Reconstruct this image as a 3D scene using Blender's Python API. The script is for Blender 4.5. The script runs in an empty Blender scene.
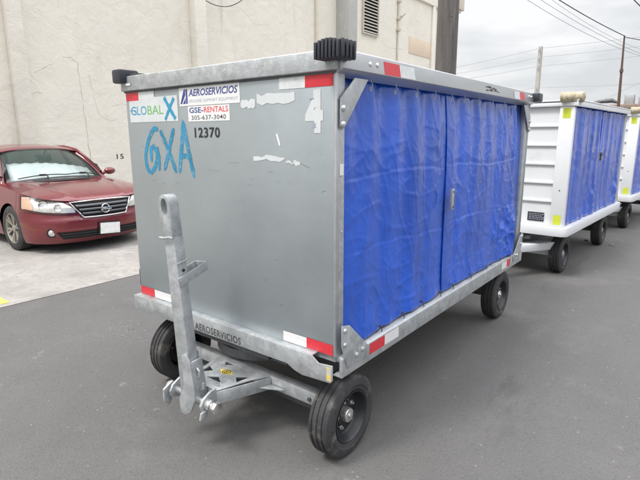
import bpy, bmesh, math, random
from mathutils import Vector, Matrix, noise
from mathutils.geometry import tessellate_polygon
R = math.radians
random.seed(7)
S = bpy.context.scene
COL = S.collection
# ------------------------------------------------------------------ camera
cam = bpy.data.objects.new('camera', bpy.data.cameras.new('camera'))
COL.objects.link(cam); S.camera = cam
cam.data.sensor_width = 36.0
cam.data.lens = 490.345 / 640 * 36.0
cam.data.clip_end = 2000; cam.data.clip_start = 0.05
yaw, pitch, roll = .6622, .2092, -.0028
f = Vector((-math.sin(yaw)*math.cos(pitch), math.cos(yaw)*math.cos(pitch), -math.sin(pitch)))
r = f.cross(Vector((0, 0, 1))).normalized(); u = r.cross(f)
r2 = r*math.cos(roll) + u*math.sin(roll); u2 = -r*math.sin(roll) + u*math.cos(roll)
m = Matrix((r2, u2, -f)).transposed().to_4x4(); m.translation = (1.2568, -1.7295, 1.62)
cam.matrix_world = m
# ------------------------------------------------------------------ world, sun, exposure
SUN_EL, SUN_AZ = R(58), R(215)
w = bpy.data.worlds.new('World'); S.world = w; w.use_nodes = True
nt = w.node_tree; N = nt.nodes; L = nt.links
bg = N['Background']; bg.inputs['Strength'].default_value = 0.1
sky = N.new('ShaderNodeTexSky'); sky.sky_type = 'NISHITA'; sky.sun_disc = False
sky.sun_elevation = SUN_EL; sky.sun_rotation = SUN_AZ; sky.dust_density = 3
tc = N.new('ShaderNodeTexCoord'); mp = N.new('ShaderNodeMapping'); mp.inputs['Scale'].default_value = (1, 1, 3.2)
mp.inputs['Location'].default_value = (3.1, .4, .2)
L.new(tc.outputs['Generated'], mp.inputs['Vector'])
n1 = N.new('ShaderNodeTexNoise'); n1.inputs['Scale'].default_value = 3.4; n1.inputs['Detail'].default_value = 7
n1.inputs['Roughness'].default_value = .52; n1.inputs['Distortion'].default_value = .25
L.new(mp.outputs[0], n1.inputs['Vector'])
cr = N.new('ShaderNodeValToRGB'); e = cr.color_ramp.elements
e[0].position = .38; e[0].color = (3.95, 4.03, 4.15, 1); e[1].position = .60; e[1].color = (5.5, 5.5, 5.5, 1)
x_ = e.new(.47); x_.color = (4.6, 4.65, 4.72, 1)
L.new(n1.outputs['Fac'], cr.inputs[0])
mx = N.new('ShaderNodeMixRGB'); mx.inputs[0].default_value = .93
L.new(sky.outputs[0], mx.inputs[1]); L.new(cr.outputs[0], mx.inputs[2]); 
# an overcast sky is about three times brighter overhead than near the horizon
sz = N.new('ShaderNodeSeparateXYZ'); L.new(tc.outputs['Generated'], sz.inputs[0])
mz = N.new('ShaderNodeMapRange'); mz.interpolation_type = 'SMOOTHSTEP'
for k_, v_ in (('From Min', .30), ('From Max', .85), ('To Min', 1.0), ('To Max', 3.4)): mz.inputs[k_].default_value = v_
L.new(sz.outputs['Z'], mz.inputs['Value'])
vm = N.new('ShaderNodeVectorMath'); vm.operation = 'SCALE'; L.new(mx.outputs[0], vm.inputs[0]); L.new(mz.outputs[0], vm.inputs['Scale'])
L.new(vm.outputs[0], bg.inputs['Color'])
sun = bpy.data.objects.new('sun', bpy.data.lights.new('sun', 'SUN')); COL.objects.link(sun)
sun.data.energy = 1.5; sun.data.angle = R(14); sun.data.color = (1, .96, .9)
# direction towards the sun: from behind the camera on its left
sd = Vector((-math.cos(SUN_EL)*math.sin(R(20)), -math.cos(SUN_EL)*math.cos(R(20)), math.sin(SUN_EL)))
sun.rotation_euler = sd.to_track_quat('Z', 'Y').to_euler(); sun.location = (0, 0, 12)
sky.sun_rotation = math.atan2(sd.x, sd.y)
S.view_settings.view_transform = 'Standard'; S.view_settings.look = 'None'
S.view_settings.exposure = 0.9; S.view_settings.gamma = 1; S.view_settings.use_curve_mapping = False
S.render.engine = 'CYCLES'

# ------------------------------------------------------------------ materials
def mat(name, col, rough=.5, metal=0., var=.12, scale=6., bump=0., bscale=60., spots=None, stretch=(1, 1, 1),
        rvar=0., coat=0., spec=.5, detail=5, streak=None, bdist=.01):
    M = bpy.data.materials.new(name); M.use_nodes = True
    nt = M.node_tree; N = nt.nodes; L = nt.links; b = N['Principled BSDF']
    b.inputs['Roughness'].default_value = rough; b.inputs['Metallic'].default_value = metal
    b.inputs['Coat Weight'].default_value = coat; b.inputs['Coat Roughness'].default_value = .06
    b.inputs['Specular IOR Level'].default_value = spec
    tc = N.new('ShaderNodeTexCoord'); mp = N.new('ShaderNodeMapping'); mp.inputs['Scale'].default_value = stretch
    L.new(tc.outputs['Object'], mp.inputs[0])
    nz = N.new('ShaderNodeTexNoise'); nz.inputs['Scale'].default_value = scale; nz.inputs['Detail'].default_value = detail
    nz.inputs['Roughness'].default_value = .62
    L.new(mp.outputs[0], nz.inputs[0])
    rp = N.new('ShaderNodeValToRGB'); E = rp.color_ramp.elements
    E[0].position = .3; E[1].position = .7
    E[0].color = tuple(c*(1-var) for c in col[:3])+(1,); E[1].color = tuple(min(1, c*(1+var)) for c in col[:3])+(1,)
    L.new(nz.outputs['Fac'], rp.inputs[0]); out = rp.outputs[0]
    for sp in (spots or []):      # (colour, scale, threshold, softness, stretch)
        m2 = N.new('ShaderNodeMapping'); m2.inputs['Scale'].default_value = sp[4] if len(sp) > 4 else (1, 1, 1)
        m2.inputs['Location'].default_value = (sp[1]*.37, 1.3, 2.1)
        L.new(tc.outputs['Object'], m2.inputs[0])
        n2 = N.new('ShaderNodeTexNoise'); n2.inputs['Scale'].default_value = sp[1]; n2.inputs['Detail'].default_value = 6
        n2.inputs['Roughness'].default_value = .65
        L.new(m2.outputs[0], n2.inputs[0])
        r3 = N.new('ShaderNodeMapRange'); r3.inputs['From Min'].default_value = sp[2]; r3.inputs['From Max'].default_value = sp[2]+sp[3]
        L.new(n2.outputs['Fac'], r3.inputs['Value'])
        mm = N.new('ShaderNodeMixRGB'); mm.inputs[2].default_value = tuple(sp[0])+(1,)
        L.new(r3.outputs[0], mm.inputs[0]); L.new(out, mm.inputs[1]); out = mm.outputs[0]
    L.new(out, b.inputs['Base Color'])
    if rvar:
        mr = N.new('ShaderNodeMapRange'); mr.inputs['From Min'].default_value = .3; mr.inputs['From Max'].default_value = .7
        mr.inputs['To Min'].default_value = max(.02, rough-rvar); mr.inputs['To Max'].default_value = min(1, rough+rvar)
        L.new(nz.outputs['Fac'], mr.inputs['Value']); L.new(mr.outputs[0], b.inputs['Roughness'])
    if bump:
        n3 = N.new('ShaderNodeTexNoise'); n3.inputs['Scale'].default_value = bscale; n3.inputs['Detail'].default_value = 6
        L.new(tc.outputs['Object'], n3.inputs[0])
        bp = N.new('ShaderNodeBump'); bp.inputs['Strength'].default_value = bump; bp.inputs['Distance'].default_value = bdist
        L.new(n3.outputs['Fac'], bp.inputs['Height']); L.new(bp.outputs[0], b.inputs['Normal'])
    return M

def asphalt():
    M = mat('asphalt', (.104, .1015, .100), .85, var=.14, scale=.9, spots=[
        ((.155, .15, .145), 1.1, .55, .2), ((.088, .086, .086), .55, .52, .16, (1, .35, 1)), ((.10, .098, .097), 6, .5, .2), ((.145, .142, .14), 110, .50, .2), ((.070, .069, .069), 85, .52, .2), ((.30, .30, .29), 140, .68, .03), ((.075, .073, .072), 2.2, .60, .10, (1, .25, 1)), ((.18, .175, .165), 3.3, .66, .08),
        ((.27, .265, .25), 7, .74, .02)], bump=.6, bscale=140, bdist=.006)
    # sparse pale stone chips
    nt = M.node_tree; N = nt.nodes; L = nt.links; b = N['Principled BSDF']
    src = b.inputs['Base Color'].links[0].from_socket
    tc = N.new('ShaderNodeTexCoord'); v = N.new('ShaderNodeTexVoronoi'); v.inputs['Scale'].default_value = 26
    L.new(tc.outputs['Object'], v.inputs['Vector'])
    mr = N.new('ShaderNodeMapRange'); mr.inputs['From Min'].default_value = .16; mr.inputs['From Max'].default_value = .09
    L.new(v.outputs['Distance'], mr.inputs['Value'])
    sep = N.new('ShaderNodeSeparateColor'); L.new(v.outputs['Color'], sep.inputs[0])
    gt = N.new('ShaderNodeMath'); gt.operation = 'GREATER_THAN'; gt.inputs[1].default_value = .86; L.new(sep.outputs[0], gt.inputs[0])
    mu = N.new('ShaderNodeMath'); mu.operation = 'MULTIPLY'; L.new(gt.outputs[0], mu.inputs[0]); L.new(mr.outputs[0], mu.inputs[1])
    m2 = N.new('ShaderNodeMath'); m2.operation = 'MULTIPLY'; m2.inputs[1].default_value = .55; L.new(mu.outputs[0], m2.inputs[0])
    mm = N.new('ShaderNodeMixRGB'); mm.inputs[2].default_value = (.33, .32, .3, 1)
    L.new(m2.outputs[0], mm.inputs[0]); L.new(src, mm.inputs[1]); L.new(mm.outputs[0], b.inputs['Base Color'])
    return M

def stucco(name, col):
    M = mat(name, col, .9, var=.05, scale=.6, spots=[((.66, .60, .50), .9, .58, .25, (1, 1, .35)), ((.60, .55, .47), 2.5, .63, .12, (1, 1, .08)), ((.84, .81, .75), 2.3, .6, .2)], spec=.2)
    nt = M.node_tree; N = nt.nodes; L = nt.links; b = N['Principled BSDF']
    tc = N.new('ShaderNodeTexCoord')
    a = N.new('ShaderNodeTexNoise'); a.inputs['Scale'].default_value = 2.6; a.inputs['Detail'].default_value = 8; a.inputs['Distortion'].default_value = .7
    a.inputs['Roughness'].default_value = .6
    L.new(tc.outputs['Object'], a.inputs[0])
    c = N.new('ShaderNodeTexNoise'); c.inputs['Scale'].default_value = 26; c.inputs['Detail'].default_value = 5
    L.new(tc.outputs['Object'], c.inputs[0])
    b1 = N.new('ShaderNodeBump'); b1.inputs['Strength'].default_value = .36; b1.inputs['Distance'].default_value = .09
    L.new(a.outputs['Fac'], b1.inputs['Height'])
    b2 = N.new('ShaderNodeBump'); b2.inputs['Strength'].default_value = .3; b2.inputs['Distance'].default_value = .012
    L.new(c.outputs['Fac'], b2.inputs['Height']); L.new(b1.outputs[0], b2.inputs['Normal']); L.new(b2.outputs[0], b.inputs['Normal'])
    return M

def glass(name, col, alpha=.35, rough=.03):
    M = bpy.data.materials.new(name); M.use_nodes = True; nt = M.node_tree; N = nt.nodes; L = nt.links
    out = N['Material Output']; b = N['Principled BSDF']; b.inputs['Base Color'].default_value = tuple(col)+(1,)
    b.inputs['Roughness'].default_value = rough; b.inputs['Alpha'].default_value = alpha; b.inputs['Coat Weight'].default_value = 1
    b.inputs['Coat Roughness'].default_value = .02
    return M

M_ASPH = asphalt()
M_CONC = mat('concrete', (.285, .27, .255), .9, var=.12, scale=1.2, spots=[((.20, .19, .18), 1.7, .52, .2), ((.36, .35, .335), 3.1, .56, .15), ((.23, .22, .205), 14, .5, .14), ((.14, .135, .13), 30, .66, .06)], bump=.4, bscale=60)
M_STUC = stucco('stucco', (.78, .745, .665))
M_STUCG = stucco('grey_stucco', (.42, .42, .40))
M_CRACK = mat('crack_shadow', (.52, .47, .40), .95, var=.2, scale=8)
M_BLK = mat('black_paint', (.02, .02, .022), .6, var=.2)
M_GALV = mat('galvanized_sheet', (.355, .395, .415), .42, .62, var=.04, scale=2.2, rvar=.05, spots=[((.41, .45, .47), 1.3, .52, .3), ((.30, .33, .345), 34, .68, .06, (1, 1, .5))], stretch=(1, 1, .6), bump=.22, bscale=1.6, bdist=.05)
M_GALV2 = mat('galvanized_steel', (.42, .44, .455), .5, .55, var=.16, scale=18, rvar=.12, spots=[((.54, .56, .57), 45, .56, .12), ((.30, .31, .32), 9, .60, .15), ((.2, .19, .18), 60, .72, .04)], bump=.12, bscale=90)
M_ALU = mat('brushed_aluminium', (.47, .48, .49), .36, .7, var=.1, scale=9, rvar=.1, stretch=(1, .12, 1), spots=[((.36, .35, .34), 5, .62, .12, (1, .3, 1))])
M_STEELDK = mat('dark_steel', (.10, .105, .11), .55, .5, var=.3)
M_BOLT = mat('bright_bolt', (.68, .68, .67), .3, .9, var=.1, scale=40)
M_RUB = mat('black_rubber', (.028, .029, .032), .55, var=.25, scale=14, bump=.1, bscale=120)
M_NAVYRUB = mat('moulded_rubber', (.022, .026, .036), .42, var=.2, scale=14)
M_TYRE = mat('tyre_rubber', (.032, .032, .034), .72, var=.3, scale=10, spots=[((.15, .14, .125), 9, .56, .2), ((.012, .012, .012), 30, .6, .1)], bump=.15, bscale=140)
M_RIM = mat('black_rim', (.022, .023, .026), .38, .2, var=.3, scale=10, spots=[((.12, .10, .08), 30, .7, .06)])
M_RED = mat('reflective_red', (.56, .03, .045), .35, var=.07, scale=60, spots=[((.45, .05, .05), 50, .66, .05)])
M_WREF = mat('reflective_white', (.66, .66, .66), .35, var=.06, scale=50, spots=[((.5, .5, .5), 35, .64, .06)])
M_WSCUF = mat('weathered_white_tape', (.60, .62, .63), .5, var=.12, scale=30, spots=[((.40, .43, .44), 22, .55, .12)])
M_STK = mat('white_sticker', (.68, .69, .69), .45, var=.03)
M_STKG = mat('greyed_white_sticker', (.56, .59, .60), .5, var=.06, scale=12, spots=[((.52, .56, .57), 25, .6, .1, (3, 1, .4))])
M_NAVY = mat('navy_ink', (.035, .05, .22), .5, var=.05)
M_GREYI = mat('grey_ink', (.30, .31, .40), .5, var=.05)
M_REDI = mat('red_ink', (.62, .05, .06), .5, var=.05)
M_BLKI = mat('black_ink', (.02, .02, .022), .5, var=.1)
M_TEAL = mat('teal_ink', (.03, .26, .42), .5, var=.05)
M_GRNI = mat('green_ink', (.16, .42, .14), .5, var=.05)
M_SPRAY = mat('blue_spray_paint', (.025, .21, .36), .6, var=.25, scale=9, spots=[((.16, .30, .38), 38, .54, .15)])
M_YELI = mat('gold_ink', (.55, .42, .06), .5, var=.15, scale=30)
M_YEL = mat('worn_yellow_paint', (.62, .47, .09), .6, var=.15, scale=20, spots=[((.42, .42, .41), 26, .46, .10)])
M_YLINE = mat('yellow_line_paint', (.72, .55, .10), .7, var=.1, scale=20)
M_FLUO = mat('fluorescent_yellow_tape', (.54, .60, .05), .5, var=.03)
M_WHITE = mat('white_paint', (.66, .675, .70), .38, var=.03, scale=4, spots=[((.52, .53, .53), 2.2, .60, .2), ((.42, .36, .30), 16, .67, .06, (1, 1, .35)), ((.45, .46, .47), 5, .62, .14, (1, 1, .12))])
M_PAD = mat('tan_padding', (.42, .36, .26), .9, var=.25, scale=16, bump=.6, bscale=40)
M_POLE = mat('weathered_wood', (.105, .095, .090), .9, var=.3, scale=14, stretch=(1, 1, .06), bump=.5, bscale=30, spots=[((.055, .05, .048), 20, .56, .12, (1, 1, .05)), ((.18, .17, .16), 30, .6, .1, (1, 1, .06))])
M_CPOLE = mat('grey_concrete_pole', (.40, .39, .37), .9, var=.1)
M_WIRE = mat('dark_cable', (.05, .05, .055), .7)
M_WIREG = mat('grey_cable', (.30, .30, .31), .7)
M_LOUV = mat('cream_louver', (.58, .55, .49), .6, var=.06)
M_DARK = mat('dark_void', (.012, .012, .013), .9)
M_CREAM = mat('cream_pipe', (.62, .57, .48), .6, var=.08)
M_ROOFB = mat('brown_roofing', (.25, .19, .16), .9, var=.2)
M_BLDG = mat('pale_render', (.55, .52, .48), .9, var=.08)
M_ACU = mat('grey_sheet_metal', (.35, .36, .37), .5, .3, var=.15)

def vinyl():
    M = mat('blue_vinyl', (.012, .084, .50), .24, var=.22, scale=3.0, rvar=.05, spots=[((.03, .11, .50), 2.6, .55, .3, (1, 1, .3)), ((.08, .17, .50), 60, .72, .08, (1, 1, .3)), ((.008, .05, .36), 1.7, .58, .3, (1, 1, .5))], coat=.22)
    nt = M.node_tree; N = nt.nodes; L = nt.links; b = N['Principled BSDF']
    tc = N.new('ShaderNodeTexCoord')
    a = N.new('ShaderNodeTexNoise'); a.inputs['Scale'].default_value = 4; a.inputs['Detail'].default_value = 2; a.inputs['Distortion'].default_value = .6
    L.new(tc.outputs['Object'], a.inputs[0])
    bp = N.new('ShaderNodeBump'); bp.inputs['Strength'].default_value = .22; bp.inputs['Distance'].default_value = .03
    L.new(a.outputs['Fac'], bp.inputs['Height'])
    c = N.new('ShaderNodeTexVoronoi'); c.feature = 'DISTANCE_TO_EDGE'; c.inputs['Scale'].default_value = 2.6
    mpp = N.new('ShaderNodeMapping'); mpp.inputs['Scale'].default_value = (1, 1.3, .8)
    nn = N.new('ShaderNodeTexNoise'); nn.inputs['Scale'].default_value = 3
    ad = N.new('ShaderNodeVectorMath'); ad.operation = 'ADD'
    L.new(tc.outputs['Object'], nn.inputs[0]); L.new(tc.outputs['Object'], ad.inputs[0]); L.new(nn.outputs['Color'], ad.inputs[1])
    L.new(ad.outputs[0], mpp.inputs[0]); L.new(mpp.outputs[0], c.inputs['Vector'])
    mr = N.new('ShaderNodeMapRange'); mr.inputs['From Max'].default_value = .05; L.new(c.outputs['Distance'], mr.inputs['Value'])
    b2 = N.new('ShaderNodeBump'); b2.inputs['Strength'].default_value = .0; b2.inputs['Distance'].default_value = .01
    L.new(mr.outputs[0], b2.inputs['Height']); L.new(bp.outputs[0], b2.inputs['Normal'])
    # fabric weave
    L.new(b2.outputs[0], b.inputs['Normal'])
    return M
M_VINYL = vinyl()
M_CARP = mat('maroon_car_paint', (.160, .015, .023), .30, .25, var=.10, scale=3, rvar=.06, coat=.85, spots=[((.24, .06, .065), 2.0, .60, .2), ((.42, .25, .24), 18, .72, .05)])
M_CARSC = mat('scuffed_primer', (.22, .15, .15), .7, var=.4, scale=25)
M_GRILLE = mat('grey_grille_bar', (.12, .125, .135), .35, .5, var=.1)
M_CHROME = mat('chrome', (.72, .73, .74), .12, 1., var=.04)
M_PLAST = mat('black_plastic', (.018, .018, .02), .5, var=.2)
M_ALLOY = mat('silver_alloy', (.42, .40, .36), .38, .7, var=.15, scale=12)
M_GLS = glass('green_tinted_windscreen', (.07, .13, .12), .36, .03)
M_GLSD = glass('dark_side_glass', (.02, .03, .03), .9, .03)
M_LENS = glass('clear_headlamp_lens', (.75, .75, .72), .30, .05)
M_AMBER = mat('amber_lens', (.62, .30, .14), .25, var=.08)
M_REFL = mat('lamp_reflector', (.72, .71, .66), .2, .7, var=.25, scale=22)
M_SHADE = mat('silver_sunshade', (.68, .78, .76), .35, .3, var=.12, scale=7)
M_INT = mat('grey_interior', (.09, .09, .085), .8, var=.2)
M_PLATE = mat('white_number_plate', (.80, .80, .78), .5, var=.05, scale=18)
M_SHOE = mat('rusty_foot', (.22, .18, .15), .7, .3, var=.25)

# ------------------------------------------------------------------ mesh builder
class MB:
    def __init__(s): s.v = []; s.f = []; s.mi = []; s.sm = []; s.M = Matrix.Identity(4); s.cur = 0
    def add(s, vs, fs, smooth=False):
        o = len(s.v); s.v += [s.M @ Vector(p) for p in vs]
        for q in fs: s.f.append([o+i for i in q]); s.mi.append(s.cur); s.sm.append(smooth)
        return s
    def box(s, a, b):
        (x0, y0, z0), (x1, y1, z1) = a, b
        x0, x1 = min(x0, x1), max(x0, x1); y0, y1 = min(y0, y1), max(y0, y1); z0, z1 = min(z0, z1), max(z0, z1)
        vs = [(x0,y0,z0),(x1,y0,z0),(x1,y1,z0),(x0,y1,z0),(x0,y0,z1),(x1,y0,z1),(x1,y1,z1),(x0,y1,z1)]
        return s.add(vs, [(0,3,2,1),(4,5,6,7),(0,1,5,4),(1,2,6,5),(2,3,7,6),(3,0,4,7)])
    def prism(s, poly, axis, a, b, holes=()):
        # polygon in the two other axes (order kept x<y<z), extruded a..b
        loops = [list(poly)] + [list(h) for h in holes]
        def P(p, t):
            return {0: (t, p[0], p[1]), 1: (p[0], t, p[1]), 2: (p[0], p[1], t)}[axis]
        flat = [p for l in loops for p in l]; n = len(flat)
        tris = tessellate_polygon([[Vector((p[0], p[1], 0)) for p in l] for l in loops])
        vs = [P(p, a) for p in flat] + [P(p, b) for p in flat]
        fs = [tuple(t) for t in tris] + [tuple(n+i for i in reversed(t)) for t in tris]
        o = 0
        for l in loops:
            k = len(l)
            for i in range(k): j = (i+1) % k; fs.append((o+i, o+j, n+o+j, n+o+i))
            o += k
        return s.add(vs, fs)
    def cyl(s, p, q, r0, r1=None, n=20, caps=True, smooth=True):
        p = Vector(p); q = Vector(q); r1 = r0 if r1 is None else r1
        d = (q-p).normalized(); a = d.orthogonal().normalized(); b = d.cross(a)
        vs = []
        for k in range(n):
            t = 2*math.pi*k/n; c = a*math.cos(t)+b*math.sin(t); vs += [p+c*r0, q+c*r1]
        s.add(vs, [(2*k, 2*((k+1) % n), 2*((k+1) % n)+1, 2*k+1) for k in range(n)], smooth)
        if caps: s.add([vs[2*k] for k in range(n)], [tuple(range(n))[::-1]]); s.add([vs[2*k+1] for k in range(n)], [tuple(range(n))])
        return s
    def tube(s, pts, r0, n=8, smooth=True):
        pts = [Vector(p) for p in pts]; rings = []; pa = None
        for i, p in enumerate(pts):
            d = (pts[min(i+1, len(pts)-1)]-pts[max(i-1, 0)]).normalized()
            a = d.orthogonal().normalized() if pa is None else (pa-d*pa.dot(d)).normalized(); pa = a; b = d.cross(a)
            rr = r0[i] if isinstance(r0, (list, tuple)) else r0
            rings.append([p+(a*math.cos(2*math.pi*k/n)+b*math.sin(2*math.pi*k/n))*rr for k in range(n)])
        vs = [v for g in rings for v in g]
        fs = [(i*n+k, i*n+(k+1) % n, (i+1)*n+(k+1) % n, (i+1)*n+k) for i in range(len(pts)-1) for k in range(n)]
        s.add(vs, fs, smooth); s.add(rings[0], [tuple(range(n))[::-1]]); s.add(rings[-1], [tuple(range(n))]); return s
    def lathe(s, prof, c, axis, n=40, smooth=True):
        # prof: (radius, offset along axis) list
        c = Vector(c); ax = Vector(axis).normalized(); a = ax.orthogonal().normalized(); b = ax.cross(a); vs = []
        for k in range(n):
            t = 2*math.pi*k/n; dd = a*math.cos(t)+b*math.sin(t)
            vs += [c+dd*p[0]+ax*p[1] for p in prof]
        m_ = len(prof)
        fs = [(k*m_+i, ((k+1) % n)*m_+i, ((k+1) % n)*m_+i+1, k*m_+i+1) for k in range(n) for i in range(m_-1)]
        return s.add(vs, fs, smooth)
    def grid(s, fn, nu, nv, smooth=True):
        vs = [fn(i/nu, j/nv) for i in range(nu+1) for j in range(nv+1)]
        fs = [(i*(nv+1)+j, (i+1)*(nv+1)+j, (i+1)*(nv+1)+j+1, i*(nv+1)+j+1) for i in range(nu) for j in range(nv)]
        return s.add(vs, fs, smooth)
    def build(s, name, mats, parent=None, bevel=0., solid=0., angle=38, label=None):
        if not isinstance(mats, (list, tuple)): mats = [mats]
        inv = parent.matrix_world_.inverted() if parent is not None else Matrix.Identity(4)
        me = bpy.data.meshes.new(name); me.from_pydata([inv @ v for v in s.v], [], s.f)
        for m_ in mats: me.materials.append(m_)
        bm = bmesh.new(); bm.from_mesh(me); bm.faces.ensure_lookup_table()
        for i, fc in enumerate(bm.faces): fc.material_index = s.mi[i]; fc.smooth = s.sm[i]
        bmesh.ops.remove_doubles(bm, verts=bm.verts, dist=1e-5)
        bmesh.ops.recalc_face_normals(bm, faces=bm.faces)
        if bevel:
            es = [e_ for e_ in bm.edges if len(e_.link_faces) == 2 and e_.calc_face_angle(0) > R(40)]
            bmesh.ops.bevel(bm, geom=es, offset=bevel, segments=2, profile=.5, affect='EDGES', clamp_overlap=True)
        bm.to_mesh(me); bm.free()
        me.set_sharp_from_angle(angle=R(angle))
        o = bpy.data.objects.new(name, me); COL.objects.link(o); o.matrix_world_ = parent.matrix_world_ if parent is not None else Matrix.Identity(4)
        if parent is not None: o.parent = parent
        if solid:
            md = o.modifiers.new('solid', 'SOLIDIFY'); md.thickness = solid; md.offset = 0
        if label: o['label'] = label
        return o
# children keep identity local transforms, so a thing's world matrix serves all its parts
bpy.types.Object.matrix_world_ = property(lambda o: _MW[o.name], lambda o, v: _MW.__setitem__(o.name, v.copy()))
_MW = {}
def tag(o, label=None, cat=None, group=None, kind=None):
    for k, v in (('label', label), ('category', cat), ('group', group), ('kind', kind)):
        if v: o[k] = v
    return o
def thing(name, loc, rz, label, cat, group=None):
    o = bpy.data.objects.new(name, None); COL.objects.link(o); o.empty_display_size = .2
    o.location = loc; o.rotation_euler = (0, 0, rz)
    o.matrix_world_ = Matrix.Translation(loc) @ Matrix.Rotation(rz, 4, 'Z')
    return tag(o, label, cat, group)
def local(o):
    b = MB(); b.M = o.matrix_world_.copy(); return b
def copy_tree(o, parent=None):
    c = o.copy(); COL.objects.link(c); c.parent = parent
    for ch in list(o.children): copy_tree(ch, c)
    return c
_tx = {}
def text(s, body, x0, z0, w_, h_, place, bold=0., shear=0., space=1., thick=.0006):
    """flat lettering fitted to w_ x h_, placed by place(x, z, t)"""
    key = (body, bold, shear, space)
    if key not in _tx:
        cu = bpy.data.curves.new('lettering', 'FONT'); cu.body = body; cu.size = 1; cu.offset = bold; cu.shear = shear
        cu.space_character = space; cu.resolution_u = 3
        ob = bpy.data.objects.new('lettering', cu); COL.objects.link(ob)
        dg = bpy.context.evaluated_depsgraph_get(); dg.update()
        me = bpy.data.meshes.new_from_object(ob.evaluated_get(dg))
        _tx[key] = ([v.co.copy() for v in me.vertices], [tuple(p.vertices) for p in me.polygons])
        bpy.data.objects.remove(ob); bpy.data.meshes.remove(me); bpy.data.curves.remove(cu)
    vs, fs = _tx[key]
    ax, bx_ = min(v.x for v in vs), max(v.x for v in vs); ay, by = min(v.y for v in vs), max(v.y for v in vs)
    pts = [((v.x-ax)/(bx_-ax)*w_+x0, (v.y-ay)/(by-ay)*h_+z0) for v in vs]
    s.add([place(p[0], p[1], thick) for p in pts], fs)
def stroke(s, pts, w_, place, t=.0008, taper=True):
    """a brushed line: flat ribbon through 2-D points"""
    P = []
    for i in range(len(pts)-1):
        for k in range(6):
            P.append(Vector(pts[i]).lerp(Vector(pts[i+1]), k/6))
    P.append(Vector(pts[-1]))
    for _ in range(3): P = [P[0]]+[(P[i-1]+P[i]*2+P[i+1])/4 for i in range(1, len(P)-1)]+[P[-1]]
    n = len(P); vs = []
    for i, p in enumerate(P):
        d = (P[min(i+1, n-1)]-P[max(i-1, 0)]).normalized(); q = Vector((-d.y, d.x))
        ww = w_*(.5+.06*math.sin(i*1.7))*(min(1, .55+.9*min(i, n-1-i)/4) if taper else 1)
        vs += [place(*(p+q*ww), t), place(*(p-q*ww), t)]
    s.add(vs, [(2*i, 2*i+1, 2*i+3, 2*i+2) for i in range(n-1)])

# ------------------------------------------------------------------ ground
g = MB(); g.add([(-400, -400, 0), (400, -400, 0), (400, 400, 0), (-400, 400, 0)], [(0, 1, 2, 3)])
tag(g.build('asphalt_ground', M_ASPH), kind='structure')
g = MB()
ys = [-40+i*.25 for i in range(400)]
edge = [-3.95+.012*noise.noise(Vector((y*1.3, 0, 0)))+.02*noise.noise(Vector((y*.3, 5, 0))) for y in ys]
g.add([(e_, y, .004) for e_, y in zip(edge, ys)]+[(-11.25, y, .004) for y in ys], [(i, i+1, 400+i+1, 400+i) for i in range(399)])
tag(g.build('concrete_parking_apron', M_CONC), kind='structure')
g = MB()
for yy in (-.06, 3.85, 7.8, 11.7, 15.6): g.box((-9.2, yy, .006), (-4.05, yy+.1, .008))
tag(g.build('parking_bay_lines', M_YLINE), kind='structure')

g = MB(); rn = random.Random(5)
for cx, cy, sx_, sy_, n in ((-2.45, .35, .24, .12, 60), (1.1, 5.3, .5, .5, 10), (.9, 3.0, .8, .8, 10), (-3.0, -.3, .5, .5, 6)):
    for i in range(n):
        x = rn.gauss(cx, sx_*.5); y = rn.gauss(cy, sy_*.5); k = 6; r0 = rn.uniform(.002, .009)
        g.add([(x+r0*rn.uniform(.5, 1.5)*math.cos(6.283*j/k)*1.7, y+r0*rn.uniform(.5, 1.3)*math.sin(6.283*j/k), .002) for j in range(k)], [tuple(range(k))])
tag(g.build('asphalt_scuff_marks', mat('pale_scuff', (.20, .195, .185), .9, var=.25, scale=20)), kind='structure')

# ------------------------------------------------------------------ stucco building
K = 12.457/12.257
def wy(y): return -1.7295+(y+1.7295)*K
def wz(z): return 1.62+(z-1.62)*K
XW = -11.2
bld = thing('stucco_building', (XW, 10, 0), 0, 'tall cream stucco building with pilasters, cracks and a louvred vent behind the maroon car', 'building')
b = local(bld); b.M = Matrix.Identity(4)
YE = wy(26.5)
b.box((XW-14, -30, 0), (XW, YE, 11.5)); b.build('wall', M_STUC, bld)
b = MB(); b.box((XW, -30, wz(8.2)), (XW+.10, YE+.12, wz(8.2)+.14)); b.box((XW+.003, -30, wz(8.2)+.14), (XW+.05, YE+.06, wz(8.2)+.30)); b.build('ledge', M_STUC, bld, bevel=.01)
for y0, w_, d, M_ in ((wy(2.98), .34, .16, M_STUC), (wy(7.9), .42, .28, M_STUC), (-3.2, .4, .2, M_STUC), (wy(19.4)+4.2, .3, .1, M_STUC)):
    b = MB(); b.box((XW, y0, 0), (XW+d, y0+w_, wz(8.2)-.003)); b.build('pilaster', M_, bld, bevel=.02)
b = MB(); b.box((XW, wy(15.07), 0), (XW+.62, wy(15.07)+.62, wz(8.2)-.003)); b.build('pilaster', M_STUCG, bld, bevel=.03, label='wide grey pilaster beside the louvred vent')
b = MB(); b.box((XW, wy(13.7), 0), (XW+.1, wy(13.7)+.12, wz(8.2)-.003)); b.build('downpipe', M_CREAM, bld, bevel=.02)
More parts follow.
